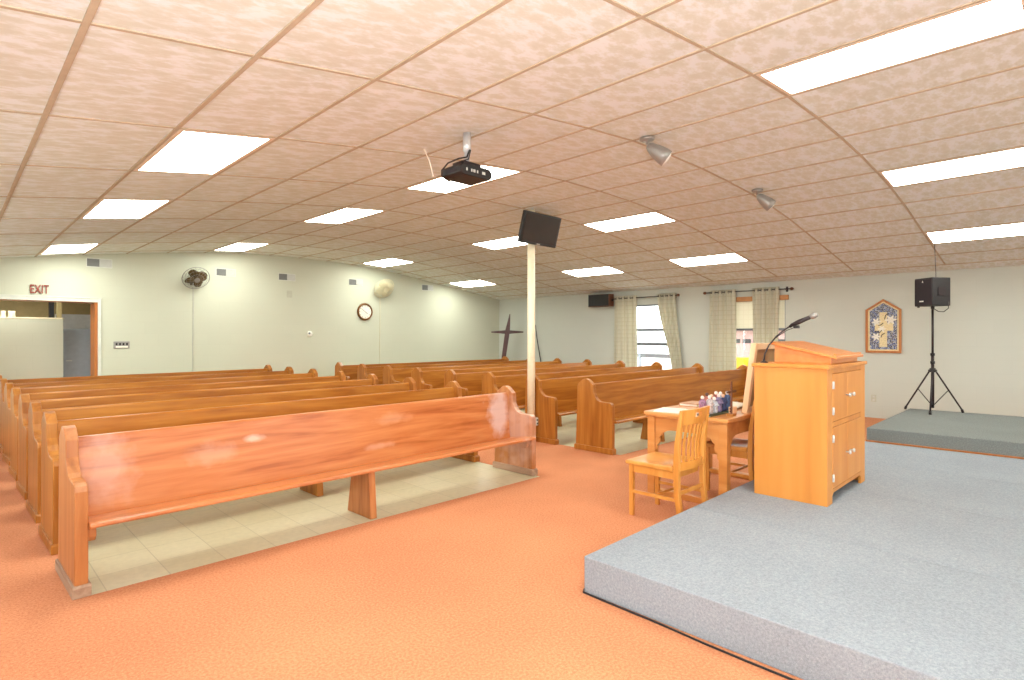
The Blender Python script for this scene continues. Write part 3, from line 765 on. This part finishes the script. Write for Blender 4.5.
# ------------------------------------------------------------------ pole, monitor, projector, spotlights
t = thing('support_pole', 'round cream painted steel pole from floor to ceiling in the centre aisle', 'pole', (5.368, 4.985, 0))
b = MB(); b.lathe([(0.050, 0.0), (0.050, cz(5.365) - 0.008)], (0, 0, 0), (0, 0, 1), 32); b.build('shaft', M['cream'], t)
b = MB(); b.box(0.012, 0.055, -0.075, -0.046, 0.22, 0.32); ob = b.build('outlet_box', M['white'], t, bevel=0.004)
b = MB()
for z in (0.235, 0.28):
    b.box(0.022, 0.045, -0.0765, -0.075, z, z + 0.022)
b.build('socket', M['black'], ob)

t = thing('monitor', 'flat black monitor mounted tilted at the top of the cream pole', 'monitor', (5.40, 4.84, 2.75))
t.rotation_euler = (math.radians(16), 0, 0)
b = MB(); b.box(-0.35, 0.35, 0.0, 0.045, -0.20, 0.20); b.build('housing', M['black'], t, bevel=0.006)
b = MB(); b.box(-0.32, 0.32, -0.003, 0.0, -0.168, 0.178); b.build('screen', M['screen'], t)
b = MB(); b.box(-0.03, 0.03, -0.002, 0.0, -0.192, -0.180); b.build('badge', M['ventl'], t)
b = MB(); b.box(-0.06, 0.06, 0.045, 0.075, -0.06, 0.06); b.tube([(-0.035, 0.07, 0.0), (-0.035, 0.118, -0.03)], 0.018, 10); b.build('bracket', M['darkmetal'], t)
b = MB(); b.tube([(-0.15, 0.03, 0.18), (-0.14, 0.06, 0.24), (-0.11, 0.09, 0.25), (-0.06, 0.11, 0.16)], 0.006, 6); b.build('cord', M['cream'], t)

PXp, PYp = 2.678, 3.128
zc = cz(PXp)
t = thing('projector', 'black projector hanging from a silver tube under the ceiling', 'projector', (PXp, PYp, zc))
b = MB()
b.lathe([(0.030, -0.002), (0.030, -0.135), (0.020, -0.14), (0.020, -0.235)][::-1], (0, 0, 0), (0, 0, 1), 20); b.build('mount_tube', M['chrome'], t)
b = MB(); b.box(-0.085, 0.085, -0.06, 0.06, -0.245, -0.228); 
for sx in (-1, 1):
    for sy in (-1, 1): b.tube([(sx * 0.07, sy * 0.05, -0.238), (sx * 0.10, sy * 0.075, -0.275)], 0.007, 6)
b.build('mount_plate', M['darkmetal'], t)
b = MB()
b.prism([(-0.15, -0.33), (-0.15, -0.285), (-0.125, -0.262), (0.125, -0.262), (0.15, -0.285), (0.15, -0.33), (0.12, -0.345), (-0.12, -0.345)], 'y', -0.11, 0.11)
pb = b.build('body', M['black'], t, bevel=0.008)
b = MB(); b.lathe([(0.035, 0), (0.038, 0.02), (0.030, 0.025), (0.02, 0.015)], (-0.07, 0.11, -0.305), (0, 1, 0), 20); b.build('lens', M['screen'], pb)
b = MB()
for k, x in enumerate((-0.10, -0.055, -0.035, 0.0, 0.05)): b.box(x, x + (0.012, 0.012, 0.02, 0.012, 0.03)[k], -0.1115, -0.11, -0.315, -0.295)
b.build('ports', M['ventl'], pb)
b = MB(); b.box(-0.1515, -0.15, -0.06, 0.06, -0.32, -0.295); b.build('vent', M['grille'], pb)
b = MB(); b.tube([(0.0, -0.028, -0.13), (-0.03, -0.035, -0.19), (-0.10, -0.03, -0.215), (-0.16, 0.02, -0.25), (-0.185, 0.06, -0.30), (-0.17, 0.08, -0.33), (-0.14, 0.09, -0.33)], 0.006, 6)
b.build('cable', M['black'], t)
b = MB(); b.tube([(0.01, -0.03, -0.13), (-0.02, -0.04, -0.205), (-0.09, -0.05, -0.235), (-0.13, -0.08, -0.27)], 0.004, 6); b.build('cable', M['black'], t)
b = MB(); zz = cz(2.645); b.tube([(2.645, 3.607, zz - 0.008), (2.69, 3.60, zz - 0.09), (2.71, 3.59, zz - 0.17), (2.715, 3.58, zz - 0.22)], 0.004, 6)
tag(b.build('ceiling_wire', M['paper']), 'short white wire dangling from the ceiling beside the projector', 'wire')

def spot(x, y, dirv, label):
    t = thing('spotlight', label, 'spotlight', (x, y, cz(x) - 0.007), 0, 'ceiling spotlights')
    b = MB(); b.lathe([(0.06, -0.002), (0.06, -0.018), (0.045, -0.028), (0.012, -0.03), (0.012, -0.055)][::-1], (0, 0, 0), (0, 0, 1), 24); b.build('base', M['nickel'], t)
    d = Vector(dirv).normalized(); o = Vector((0, 0, -0.058)) 
    b = MB(); b.lathe([(0.006, -0.03), (0.025, -0.022), (0.040, 0.005), (0.054, 0.05), (0.066, 0.115), (0.070, 0.165), (0.064, 0.165), (0.055, 0.12)], o + d * 0.03, d, 28); b.build('lamp_head', M['nickel'], t)
    b = MB(); b.lathe([(0.062, 0.150), (0.062, 0.160), (0.045, 0.176), (0.01, 0.182)], o + d * 0.03, d, 24); b.build('lamp_glass', M['frost'], t)
spot(4.01, 2.44, (1.05, -1.15, -1.12), 'brushed nickel ceiling spotlight, the larger one nearer the camera')
spot(6.30, 2.45, (0.85, -1.05, -1.12), 'brushed nickel ceiling spotlight, the smaller one farther right')

# ------------------------------------------------------------------ speakers
b = MB()
t = thing('speaker_stand', 'black tripod stand on the dark grey platform holding a speaker', 'speaker stand', (9.45, 1.33, 0.345))
b.tube([(0, 0, 0.06), (0, 0, 0.80)], 0.019, 14); b.tube([(0, 0, 0.78), (0, 0, 1.405)], 0.014, 14); b.build('pole', M['darkmetal'], t)
b = MB(); b.tube([(0, 0, 0.545), (0, 0, 0.60)], 0.035, 14); b.box(-0.045, 0.045, -0.045, 0.045, 0.55, 0.58); b.build('hub', M['black'], t, bevel=0.004)
for z in (0.66, 0.77):
    b = MB(); b.tube([(0, 0, z), (0, 0, z + 0.035)], 0.027, 14); b.tube([(0, 0, z + 0.017), (-0.05, -0.02, z + 0.017)], 0.009, 8); b.build('collar', M['black'], t)
for (dx, dy) in ((0.13, 0.33), (-0.33, -0.02), (0.20, -0.30)):
    b = MB(); n_ = math.hypot(dx, dy); ux, uy = dx / n_, dy / n_
    b.tube([(ux * 0.035, uy * 0.035, 0.565), (dx, dy, 0.025)], 0.011, 8)
    lg = b.build('leg', M['darkmetal'], t)
    b = MB(); b.tube([(dx * 0.97, dy * 0.97, 0.045), (dx * 1.01, dy * 1.01, 0.004)], 0.017, 8); b.build('rubber_foot', M['black'], lg)
    b = MB(); b.tube([(ux * 0.015, uy * 0.015, 0.10), (dx * 0.52, dy * 0.52, 0.30)], 0.006, 6); b.build('brace', M['darkmetal'], t)
t = thing('tripod_speaker', 'black loudspeaker box on top of the tripod stand', 'speaker', (9.45, 1.33, 1.782), math.radians(-38))
b = MB(); b.prism([(-0.14, -0.145), (0.14, -0.135), (0.14, 0.135), (-0.14, 0.145)], 'z', 0.005, 0.385); b.build('cabinet', M['black'], t, bevel=0.01)
b = MB(); b.box(-0.147, -0.140, -0.135, 0.135, 0.025, 0.365); b.build('grille', M['grille'], t, bevel=0.003)
b = MB(); b.prism([(-0.006, 0.325), (0.014, 0.325), (0.004, 0.35)], 'x', -0.150, -0.147); b.box(-0.150, -0.147, -0.01, 0.055, 0.062, 0.078); b.build('badge', M['white'], t)
b = MB(); b.prism([(-0.06, -0.143), (0.06, -0.138), (0.06, -0.146), (-0.06, -0.151)], 'z', 0.14, 0.25); b.build('handle', M['darkmetal'], t)
b = MB()
for y in (-0.11, 0.11): b.tube([(-0.11, y, -0.012), (-0.11, y, 0.006)], 0.014, 8)
b.tube([(0, 0, -0.03), (0, 0, 0.01)], 0.022, 12); b.build('foot', M['black'], t)
b = MB(); b.tube([(0.0, -0.02, -0.03), (0.03, -0.06, -0.07), (0.06, -0.11, -0.075), (0.09, -0.15, -0.03), (0.10, -0.145, 0.06)], 0.006, 6)
b.build('cable', M['black'], t)
b = MB(); b.tube([(0.05, 0.0, 0.384), (0.05, 0.0, 0.44), (0.03, 0.0, cz(9.50) - 1.782 - 0.004)], 0.004, 6); b.build('hanging_cord', M['black'], t)

t = thing('wall_speaker', 'black box speaker hung high on the window wall left of the curtains', 'speaker', (XW, 7.88, 2.075))
b = MB(); b.box(-0.24, -0.045, -0.30, 0.30, 0, 0.29); b.build('cabinet', M['sidewood'], t, bevel=0.006)
b = MB(); b.box(-0.252, -0.24, -0.29, 0.29, 0.01, 0.28); b.build('grille', M['black'], t, bevel=0.004)
b = MB(); b.box(-0.045, 0, -0.1, 0.1, 0.08, 0.2); b.tube([(-0.14, -0.302, 0.14), (-0.12, -0.34, 0.145)], 0.025, 10); b.build('bracket', M['black'], t)

# ------------------------------------------------------------------ window dressing
def rod(y0, y1, z0, z1, label):
    t = thing('curtain_rod', label, 'curtain rod', (XW, 0, 0))
    b = MB(); b.tube([(-0.09, y0, z0), (-0.09, y1, z1)], 0.010, 10); b.build('rod', M['darkmetal'], t)
    for y, z, s in ((y0, z0, -1), (y1, z1, 1)):
        b = MB(); b.lathe([(0.010, 0), (0.028, 0.015), (0.030, 0.04), (0.018, 0.06), (0.005, 0.066)], (-0.09, y, z), (0, s, 0), 14); b.build('finial', M['sidewood'], t)
        b = MB(); b.box(-0.10, -0.001, y - s * 0.08 - 0.008, y - s * 0.08 + 0.008, z - 0.012, z + 0.012); b.box(-0.004, 0, y - s * 0.08 - 0.02, y - s * 0.08 + 0.02, z - 0.05, z + 0.05); b.build('bracket', M['darkmetal'], t)
rod(5.95, 7.60, 2.253, 2.244, 'dark curtain rod above the left window')
rod(3.67, 5.29, 2.255, 2.261, 'dark curtain rod with red-brown finial above the right window')
def curtain(yt0, yt1, yb0, yb1, zb, label, folds):
    b = MB()
    def fn(u, v):
        e = v * v * (3 - 2 * v)
        y = (yt0 + (yt1 - yt0) * u) * (1 - e) + (yb0 + (yb1 - yb0) * u) * e
        x = XW - 0.09 + 0.035 * math.sin(2 * PI * folds * u + 0.4) * (1 - 0.25 * v)
        return (x, y, 2.305 + (zb - 2.305) * v)
    b.grid(fn, folds * 10, 26)
    o = b.build('curtain', M['curtain'], solid=0.004)
    tag(o, label, 'curtain', 'cream plaid curtains')
    g = MB()
    for k in range(folds):
        for q in (0.0, 0.5):
            u = (k + q) / folds - 0.4 / (2 * PI * folds)
            if 0.02 < u < 0.98: g.torus((XW - 0.09, yt0 + (yt1 - yt0) * u, 2.254), (0.35, 1, 0), 0.022, 0.004, 16, 5)
    g.build('grommets', M['darkmetal'], o)
    return o
curtain(7.54, 6.94, 7.56, 6.92, 0.48, 'straight cream plaid curtain left of the left window', 4)
curtain(6.42, 5.98, 6.06, 5.82, 0.48, 'cream plaid curtain pulled aside at the right of the left window', 4)
curtain(5.22, 4.68, 5.25, 4.67, 0.48, 'wide cream plaid curtain left of the right window', 4)
curtain(4.36, 3.86, 4.33, 3.90, 0.48, 'cream plaid curtain of the right window, directly behind the microphone', 4)
t = thing('roller_shade', 'cream roller shade with brown head rail in the right window', 'shade', (XW, 0, 0))
b = MB(); b.box(-0.05, 0.05, 3.72, 5.18, 2.06, 2.15); b.build('head_rail', M['brownwood'], t, bevel=0.004)
b = MB(); b.box(0.025, 0.029, 3.80, 5.10, 1.53, 2.06); b.build('shade_cloth', M['shade'], t)
b = MB(); b.box(0.018, 0.036, 3.80, 5.10, 1.508, 1.53); b.build('hem_bar', M['grey'], t)

# ------------------------------------------------------------------ outdoors seen through the windows
b = MB(); b.box(-45, 60, -45, 60, -0.45, -0.25); struct(b.build('floor', M['concrete']))
t = thing('neighbouring_building', 'pale pink brick building outside the right window', 'building', (21, 3, -0.25))
b = MB(); b.box(0, 4, -4, 6.5, 0, 1.85); b.build('wall', M['pinkbrick'], t)
b = MB()
for k in range(9): b.box(-0.02, 0.0, 3.0 + k * 0.4, 3.3 + k * 0.4, 1.37, 1.52)
b.build('window', M['black'], t)
b = MB(); b.box(-0.3, 4.3, -4.2, 6.7, 1.85, 1.95); b.build('roof', M['concrete'], t)
b = MB(); b.prism([(5.45, -0.25), (6.2, -0.25), (6.2, 0.75), (6.1, 0.85), (5.55, 0.85), (5.45, 0.75)], 'x', 14.0, 14.06)
tag(b.build('yellow_sign_board', M['yellow'], bevel=0.01), 'bright yellow board standing outside the right window', 'board')
t = thing('fence_rail', 'low grey rail fence outside the left window', 'fence', (20, 11.9, -0.25))
b = MB(); b.box(-0.03, 0.03, -2.8, 2.8, 0.76, 0.92); b.build('rail', plain('grey_rail', (84, 84, 86), 0.9), t)
for y in (-2.6, 0.6, 2.6):
    b = MB(); b.box(-0.05, 0.05, y - 0.05, y + 0.05, 0, 0.92); b.build('post', M['grey'], t)

# ------------------------------------------------------------------ things on the far wall
def text_mesh(txt, h, depth):
    cu = bpy.data.curves.new('txt', 'FONT'); cu.body = txt; cu.size = h; cu.extrude = depth; cu.offset = 0.002
    o = bpy.data.objects.new('txt', cu); COL.objects.link(o)
    dg = bpy.context.evaluated_depsgraph_get(); me = bpy.data.meshes.new_from_object(o.evaluated_get(dg))
    bpy.data.objects.remove(o); bpy.data.curves.remove(cu)
    return me
t = thing('exit_sign', 'red EXIT lettering on the wall above the doorway', 'sign', (0.905, YF, 2.04))
me = text_mesh('EXIT', 0.20, 0.006); me.materials.clear(); me.materials.append(M['red'])
xs = [v.co.x for v in me.vertices]; w_ = max(xs) - min(xs); x_ = min(xs); zs_ = [v.co.y for v in me.vertices]; h_ = max(zs_) - min(zs_); y_ = min(zs_)
me.transform(Matrix.Rotation(PI / 2, 4, 'X') @ Matrix.Diagonal((0.225 / w_, 0.135 / h_, 1, 1)) @ Matrix.Translation((-x_, -y_, 0)))
o = bpy.data.objects.new('lettering', me); COL.objects.link(o); o.parent = t; o.location = (0.005, -0.022, 0.012)
b = MB()
for x in (0.03, 0.115, 0.2): b.tube([(x, -0.015, 0.08), (x, 0.0, 0.08)], 0.004, 6)
b.build('mounting_pins', M['casing'], t)

vl = ['leftmost, above the doorway', 'right of the brass fan', 'in the middle of the wall', 'left of the beige fan', 'rightmost, past the beige fan']
for k, x in enumerate((1.79, 3.77, 4.955, 6.535, 8.54)):
    t = thing('wall_vent', 'small grey wall vent under the ceiling, %s' % vl[k], 'vent', (x, YF, 2.6), 0, 'vents along the far wall')
    b = MB(); b.box(-0.178, 0.178, -0.008, 0, -0.075, 0.075); b.build('frame', M['casing'], t, bevel=0.002)
    for name, x0, x1, m in (('open_louvre', -0.168, 0.0, 'ventd'), ('closed_louvre', 0.006, 0.168, 'ventl')):
        b = MB(); b.box(x0, x1, -0.011, -0.008, -0.063, 0.063)
        for q in range(7): b.box(x0, x1, -0.016, -0.011, -0.060 + q * 0.018, -0.052 + q * 0.018)
        b.build(name, M[m], t)

def fan(x, z, R, label, blade_m, cage_m, body_m, bulk, cord_z):
    t = thing('wall_fan', label, 'fan', (x, YF, z))
    b = MB(); b.box(-0.05, 0.05, -0.02, 0, -0.16, 0.02); b.tube([(0, -0.01, -0.09), (0, -0.10, -0.07), (0, -0.13, 0.0)], 0.014, 8); b.build('bracket', body_m, t)
    b = MB(); b.lathe([(0.02, 0.05), (0.055, 0.07), (0.06, 0.13), (0.045, 0.17), (0.02, 0.175)], (0, 0, 0), (0, -1, 0), 18); MOT = b
    yb = -0.20
    TM = Matrix.Translation((0, -0.13, 0)) @ Matrix.Rotation(math.radians(35), 4, 'X') @ Matrix.Translation((0, 0.13, 0))
    def tl(b):
        for v in b.bm.verts: v.co = TM @ v.co
        return b
    tl(MOT).build('motor', body_m, t)
    for k in range(4):
        a = PI / 2 * k + 0.5
        b = MB()
        def fn(u, v, a=a):
            r = 0.03 + (R * 0.86 - 0.03) * u; wd = R * (0.22 + 0.38 * math.sin(PI * min(1, u * 0.85 + 0.12))) * (1 - 0.5 * max(0, u - 0.8) / 0.2)
            q = (v - 0.5) * 2 * wd * 0.62
            ca, sa = math.cos(a), math.sin(a)
            return (r * ca - q * sa, yb + q * 0.45, r * sa + q * ca)
        b.grid(fn, 8, 6); tl(b).build('blade', blade_m, t, solid=0.004)
    b = MB(); b.lathe([(0.03, 0.17), (0.035, 0.215), (0.02, 0.235), (0.004, 0.24)], (0, 0, 0), (0, -1, 0), 16); tl(b).build('hub', blade_m, t)
    b = MB()
    b.torus((0, yb, 0), (0, 1, 0), R, 0.006, 40, 6)
    for rr, yy in ((R * 0.75, -0.055), (R * 0.5, -0.072), (R * 0.2, -0.082)): b.torus((0, yb + yy, 0), (0, 1, 0), rr, 0.0025, 36, 5); b.torus((0, yb - yy * 0.6, 0), (0, 1, 0), rr, 0.0025, 36, 5)
    ns = 56 if bulk else 18
    for k in range(ns):
        a = 2 * PI * k / ns; ca, sa = math.cos(a), math.sin(a)
        for sg in (1, -0.6):
            b.tube([(R * ca, yb, R * sa), (R * .75 * ca, yb - .055 * sg, R * .75 * sa), (R * .5 * ca, yb - .072 * sg, R * .5 * sa), (R * .2 * ca, yb - .082 * sg, R * .2 * sa)], 0.003 if bulk else 0.0016, 4)
    b.lathe([(R * 0.2, 0), (R * 0.2, 0.006)], (0, yb - 0.08, 0), (0, -1, 0), 20)
    tl(b).build('cage', cage_m, t)
    b = MB(); b.tube([(0.0, -0.02, -0.12), (0.0, -0.008, -0.22), (0.004, -0.006, -0.6), (-0.004, -0.006, -1.2), (0, -0.006, cord_z - z)], 0.006, 6); b.build('cord', M['ventl'] if not bulk else cage_m, t)
    return t
fan(3.20, 2.48, 0.225, 'wall fan with dark bronze blades beside the first vents', M['bronze'], M['nickel'], M['bronze'], False, 0.45)
fan(7.16, 2.53, 0.25, 'beige wall fan with dense cage near the clock', M['beige'], M['beige'], M['beige'], True, 0.45)

t = thing('wall_clock', 'round clock with gold-brown rim on the far wall', 'clock', (6.76, YF, 1.94))
b = MB(); b.lathe([(0.195, 0), (0.20, 0.02), (0.185, 0.045), (0.16, 0.04), (0.155, 0.02)], (0, 0, 0), (0, -1, 0), 40); b.build('rim', M['gold'], t)
b = MB(); b.lathe([(0.158, 0.018), (0.158, 0.024)], (0, 0, 0), (0, -1, 0), 40); b.build('dial', M['face'], t)
b = MB()
for k in range(12):
    Mx = Matrix.Rotation(2 * PI * k / 12, 4, 'Y'); b.box(-0.004, 0.004, -0.027, -0.024, 0.125, 0.148, M=Mx)
b.build('hour_marks', M['black'], t)
for a, l, w in ((2.2, 0.075, 0.006), (-0.9, 0.11, 0.004)):
    b = MB(); b.box(-w, w, -0.031, -0.027, -0.02, l, M=Matrix.Rotation(a, 4, 'Y')); b.build('hand', M['grey'], t)

t = thing('switch_plate', 'grey metal switch plate with four dark switches right of doorway', 'switch plate', (2.10, YF, 1.23))
b = MB(); b.box(-0.115, 0.115, -0.012, 0, -0.06, 0.06); b.build('plate', M['nickel'], t, bevel=0.004)
for k in range(4):
    b = MB(); x = -0.075 + 0.05 * k; b.prism([(-0.012, -0.005), (-0.012, 0.035), (-0.024, 0.03)], 'x', x - 0.012, x + 0.012); b.build('switch', M['black'], t)
b = MB(); b.box(-0.085, 0.085, -0.014, -0.012, -0.045, -0.018); b.build('label_strip', M['paper'], t)
t = thing('thermostat', 'small round thermostat on the far wall below the vents', 'thermostat', (5.44, YF, 1.43))
b = MB(); b.lathe([(0.06, 0), (0.06, 0.02), (0.045, 0.04), (0.01, 0.045)], (0, 0, 0), (0, -1, 0), 20); b.build('housing', M['white'], t)
b = MB(); b.lathe([(0.022, 0.04), (0.022, 0.048)], (-0.02, 0, 0.01), (0, -1, 0), 14); b.build('dial', M['grey'], t)
b = MB(); b.box(-0.055, 0.055, -0.008, 0, -0.07, 0.07); o = b.build('blank_plate', M['plate'], None, bevel=0.003); o.location = (5.01, YF, 2.255)
tag(o, 'small blank cover plate on the far wall under the middle vent', 'plate')

# ------------------------------------------------------------------ back room things
t = thing('counter_partition', 'cream painted half-height partition seen through the doorway', 'partition', (0, 12.5, 0))
b = MB(); b.box(XL, 1.43, 0, 0.12, 0, 1.675); b.build('panel', M['wall_far'], t)
b = MB(); b.box(XL, 1.44, -0.01, 0.13, 1.675, 1.70); b.build('cap', M['cream'], t, bevel=0.004)
for k, x in enumerate((0.655, 0.76)):
    b = MB(); b.lathe([(0.035 + .012 * k, 0), (0.035 + .012 * k, 0.01), (0.028 + .014 * k, 0.05), (0.03 + .016 * k, 0.10), (0.026 + .014 * k, 0.10), (0.02, 0.02)], (0, 0, 0), (0, 0, 1), 16)
    o = b.build('cup', M['cream']); o.location = (x, 12.56, 1.70); tag(o, ['narrow cream cup on top of the partition', 'wider cream cup on top of the partition'][k], 'cup')
t = thing('filing_cabinet', 'blue-grey metal cabinet standing beyond the doorway', 'cabinet', (1.46, 12.75, 0))
b = MB(); b.box(0, 0.5, 0, 0.5, 0, 1.51); b.build('body', M['cabgrey'], t, bevel=0.006)
b = MB(); b.box(0.012, 0.488, -0.014, -0.001, 0.06, 1.495); d = b.build('door', M['cabgrey'], t, bevel=0.004)
h = MB(); h.box(0.035, 0.12, -0.035, -0.026, 0.93, 0.95); h.box(0.035, 0.045, -0.027, -0.014, 0.93, 0.95); h.box(0.11, 0.12, -0.027, -0.014, 0.93, 0.95); h.build('handle', M['ventl'], d)
b = MB(); b.box(1.32, 1.39, 13.3, 13.4, 0, 2.25); struct(b.build('trim_3', M['black']))
b = MB(); b.box(1.42, 1.49, 13.2, 13.3, 0, 2.25); struct(b.build('trim_4', M['tan']))

t = thing('back_room_fill', 'added fill lamps brightening the back room, unseen above the doorway', 'ceiling light', (0.6, 13.0, 2.247))  # added out of sight to brighten the back room
b = MB(); b.box(-0.6, 0.6, -0.95, -0.75, -0.05, 0.0); b.build('housing', M['white'], t)
b = MB(); b.box(-0.58, 0.58, -0.94, -0.76, -0.056, -0.05); b.build('diffuser', M['tube'], t)
b = MB(); b.box(-0.6, 0.6, -0.12, 0.12, -0.05, 0.0); b.build('housing', M['white'], t)
b = MB(); b.box(-0.58, 0.58, -0.1, 0.1, -0.056, -0.05); b.build('diffuser', M['tube'], t)
# ------------------------------------------------------------------ things by the window wall
t = thing('standing_cross', 'tall dark wooden cross with tapered arms leaning in the far corner', 'cross', (10.42, 10.84, 0))
t.rotation_euler = (0, math.radians(8.2), math.radians(-45))
b = MB(); b.prism([(-0.05, 0), (0.05, 0), (0.062, 1.45), (0.062, 1.56), (0.012, 1.99), (-0.012, 1.99), (-0.062, 1.56), (-0.062, 1.45)], 'y', -0.02, 0.02); b.build('upright', M['darkwood'], t, bevel=0.004)
Mx = Matrix.Translation((0, 0, 1.505)) @ Matrix.Rotation(-math.radians(8.2), 4, 'Y')
b = MB(); b.prism([(-0.43, -0.015), (-0.05, -0.05), (0.05, -0.05), (0.43, -0.015), (0.43, 0.015), (0.05, 0.05), (-0.05, 0.05), (-0.43, 0.015)], 'y', -0.03, 0.03, M=Mx); b.build('arms', M['darkwood'], t, bevel=0.004)
b = MB(); b.tube([(10.97, 9.68, 0.0), (10.99, 9.86, 0.7), (11.015, 10.02, 1.3), (11.03, 10.09, 1.68)], [0.012, 0.014, 0.012, 0.008], 8)
tag(b.build('leaning_rod', M['black']), 'thin dark rod leaning on the window wall behind the pole', 'rod')

# arched mosaic picture
t = thing('mosaic_picture', 'pointed-arch framed blue mosaic of pale flowers hung on the window wall', 'picture', (XW, 2.22, 1.10))
def archpts(m_):
    w, zs, zp = 0.255 - m_, 0.725 - m_ * 0.35, 0.90 - m_ * 1.1
    return [(-w, m_), (w, m_), (w, zs), (0.0, zp), (-w, zs)]
def ring(mo, mi_, x0, x1, name, mat, par):
    b = MB(); A, B = archpts(mo), archpts(mi_)
    n = 5; V = [[b.bm.verts.new((x, p[0], p[1])) for p in P] for x in (x0, x1) for P in (A, B)]
    for k in range(n):
        q = (k + 1) % n
        for (r, s_) in ((0, 1), (2, 3), (0, 2), (1, 3)): b.bm.faces.new((V[r][k], V[r][q], V[s_][q], V[s_][k]))
    return b.build(name, mat, par, bevel=0.004)
ring(0, 0.035, -0.035, 0, 'frame', M['artframe'], t); ring(0.035, 0.06, -0.018, -0.002, 'mat_border', M['artcream'], t)
b = MB(); b.prism(archpts(0.058), 'x', -0.014, -0.001); b.build('mosaic_panel', M['mosaic'], t)
b = MB()
b.prism([(-0.055, 0.10), (0.055, 0.10), (0.055, 0.37), (0.12, 0.37), (0.12, 0.50), (0.055, 0.50), (0.055, 0.68), (-0.055, 0.68), (-0.055, 0.50), (-0.14, 0.50), (-0.14, 0.37), (-0.055, 0.37)], 'x', -0.018, -0.0141)
b.build('cross_motif', M['artcream'], t)
b = MB()
for (cy_, cz_, rr, ph) in ((-0.105, 0.55, 0.085, 0.3), (0.10, 0.52, 0.07, 0.9), (0.10, 0.27, 0.07, 0.5), (0.02, 0.40, 0.06, 0.1)):
    pts = []
    for k in range(36):
        a = 2 * PI * k / 36; r = rr * (0.72 + 0.28 * math.cos(6 * a + ph)); pts.append((cy_ + r * math.cos(a), cz_ + r * math.sin(a)))
    b.prism(pts, 'x', -0.021, -0.0181)
b.build('flower_motif', M['artwhite'], t)
b = MB()
for p in ([(-0.02, 0.56), (-0.035, 0.63), (-0.07, 0.66)], [(0.0, 0.50), (0.03, 0.47), (0.07, 0.46)], [(0.02, 0.38), (0.05, 0.34), (0.12, 0.36)], [(-0.02, 0.33), (0.02, 0.30), (0.03, 0.26)]):
    b.tube([(-0.022, y, z) for y, z in p], 0.006, 6)
b.build('stem_motif', M['darkmetal'], t)
t = thing('wall_outlet', 'small white electrical outlet low on the window wall', 'outlet', (XW, 2.36, 0.33))
b = MB(); b.box(-0.007, 0, -0.038, 0.038, -0.06, 0.06); b.build('plate', M['plate'], t, bevel=0.003)
b = MB()
for z in (-0.028, 0.028): b.box(-0.009, -0.007, -0.016, 0.016, z - 0.014, z + 0.014)
b.build('socket', M['ventl'], t)

# ------------------------------------------------------------------ light, world, camera
w = bpy.data.worlds.new('sky'); scn.world = w; w.use_nodes = True
w.node_tree.nodes['Background'].inputs['Color'].default_value = (0.95, 0.98, 1.0, 1); w.node_tree.nodes['Background'].inputs['Strength'].default_value = 5.0

def lamp(kind, energy, size, loc, aim):
    l = bpy.data.lights.new('flash_stand_in', kind); l.energy = energy; l.color = (0.96, 0.98, 1.0)
    if kind == 'AREA': l.size = size
    else: l.shadow_soft_size = size
    o = bpy.data.objects.new('flash_stand_in', l); COL.objects.link(o); o.location = loc
    o.rotation_euler = Vector(aim).to_track_quat('-Z', 'Y').to_euler()
lamp('AREA', 120, 0.3, (-0.25, -0.6, 1.35), (0.25, 0.35, 0.9))      # added fill, stands in for a flash bounced off the ceiling
lamp('POINT', 45, 0.2, (-0.1, -0.1, 1.45), (0, 0, -1))  # added fill, stands in for a direct flash

cam = bpy.data.cameras.new('camera'); co = bpy.data.objects.new('camera', cam); COL.objects.link(co)
co.location = (0, 0, HZ); co.rotation_euler = (PI / 2, 0, -math.radians(45.156))
cam.sensor_width = 36.0; cam.lens = 561.57 / 1024 * 36.0; cam.shift_y = -(340 - 336.15) / 1024; cam.clip_start = 0.02
scn.camera = co
scn.view_settings.view_transform = 'Standard'; scn.view_settings.look = 'None'; scn.view_settings.gamma = 1.0
scn.view_settings.use_curve_mapping = False; scn.view_settings.exposure = 0.36
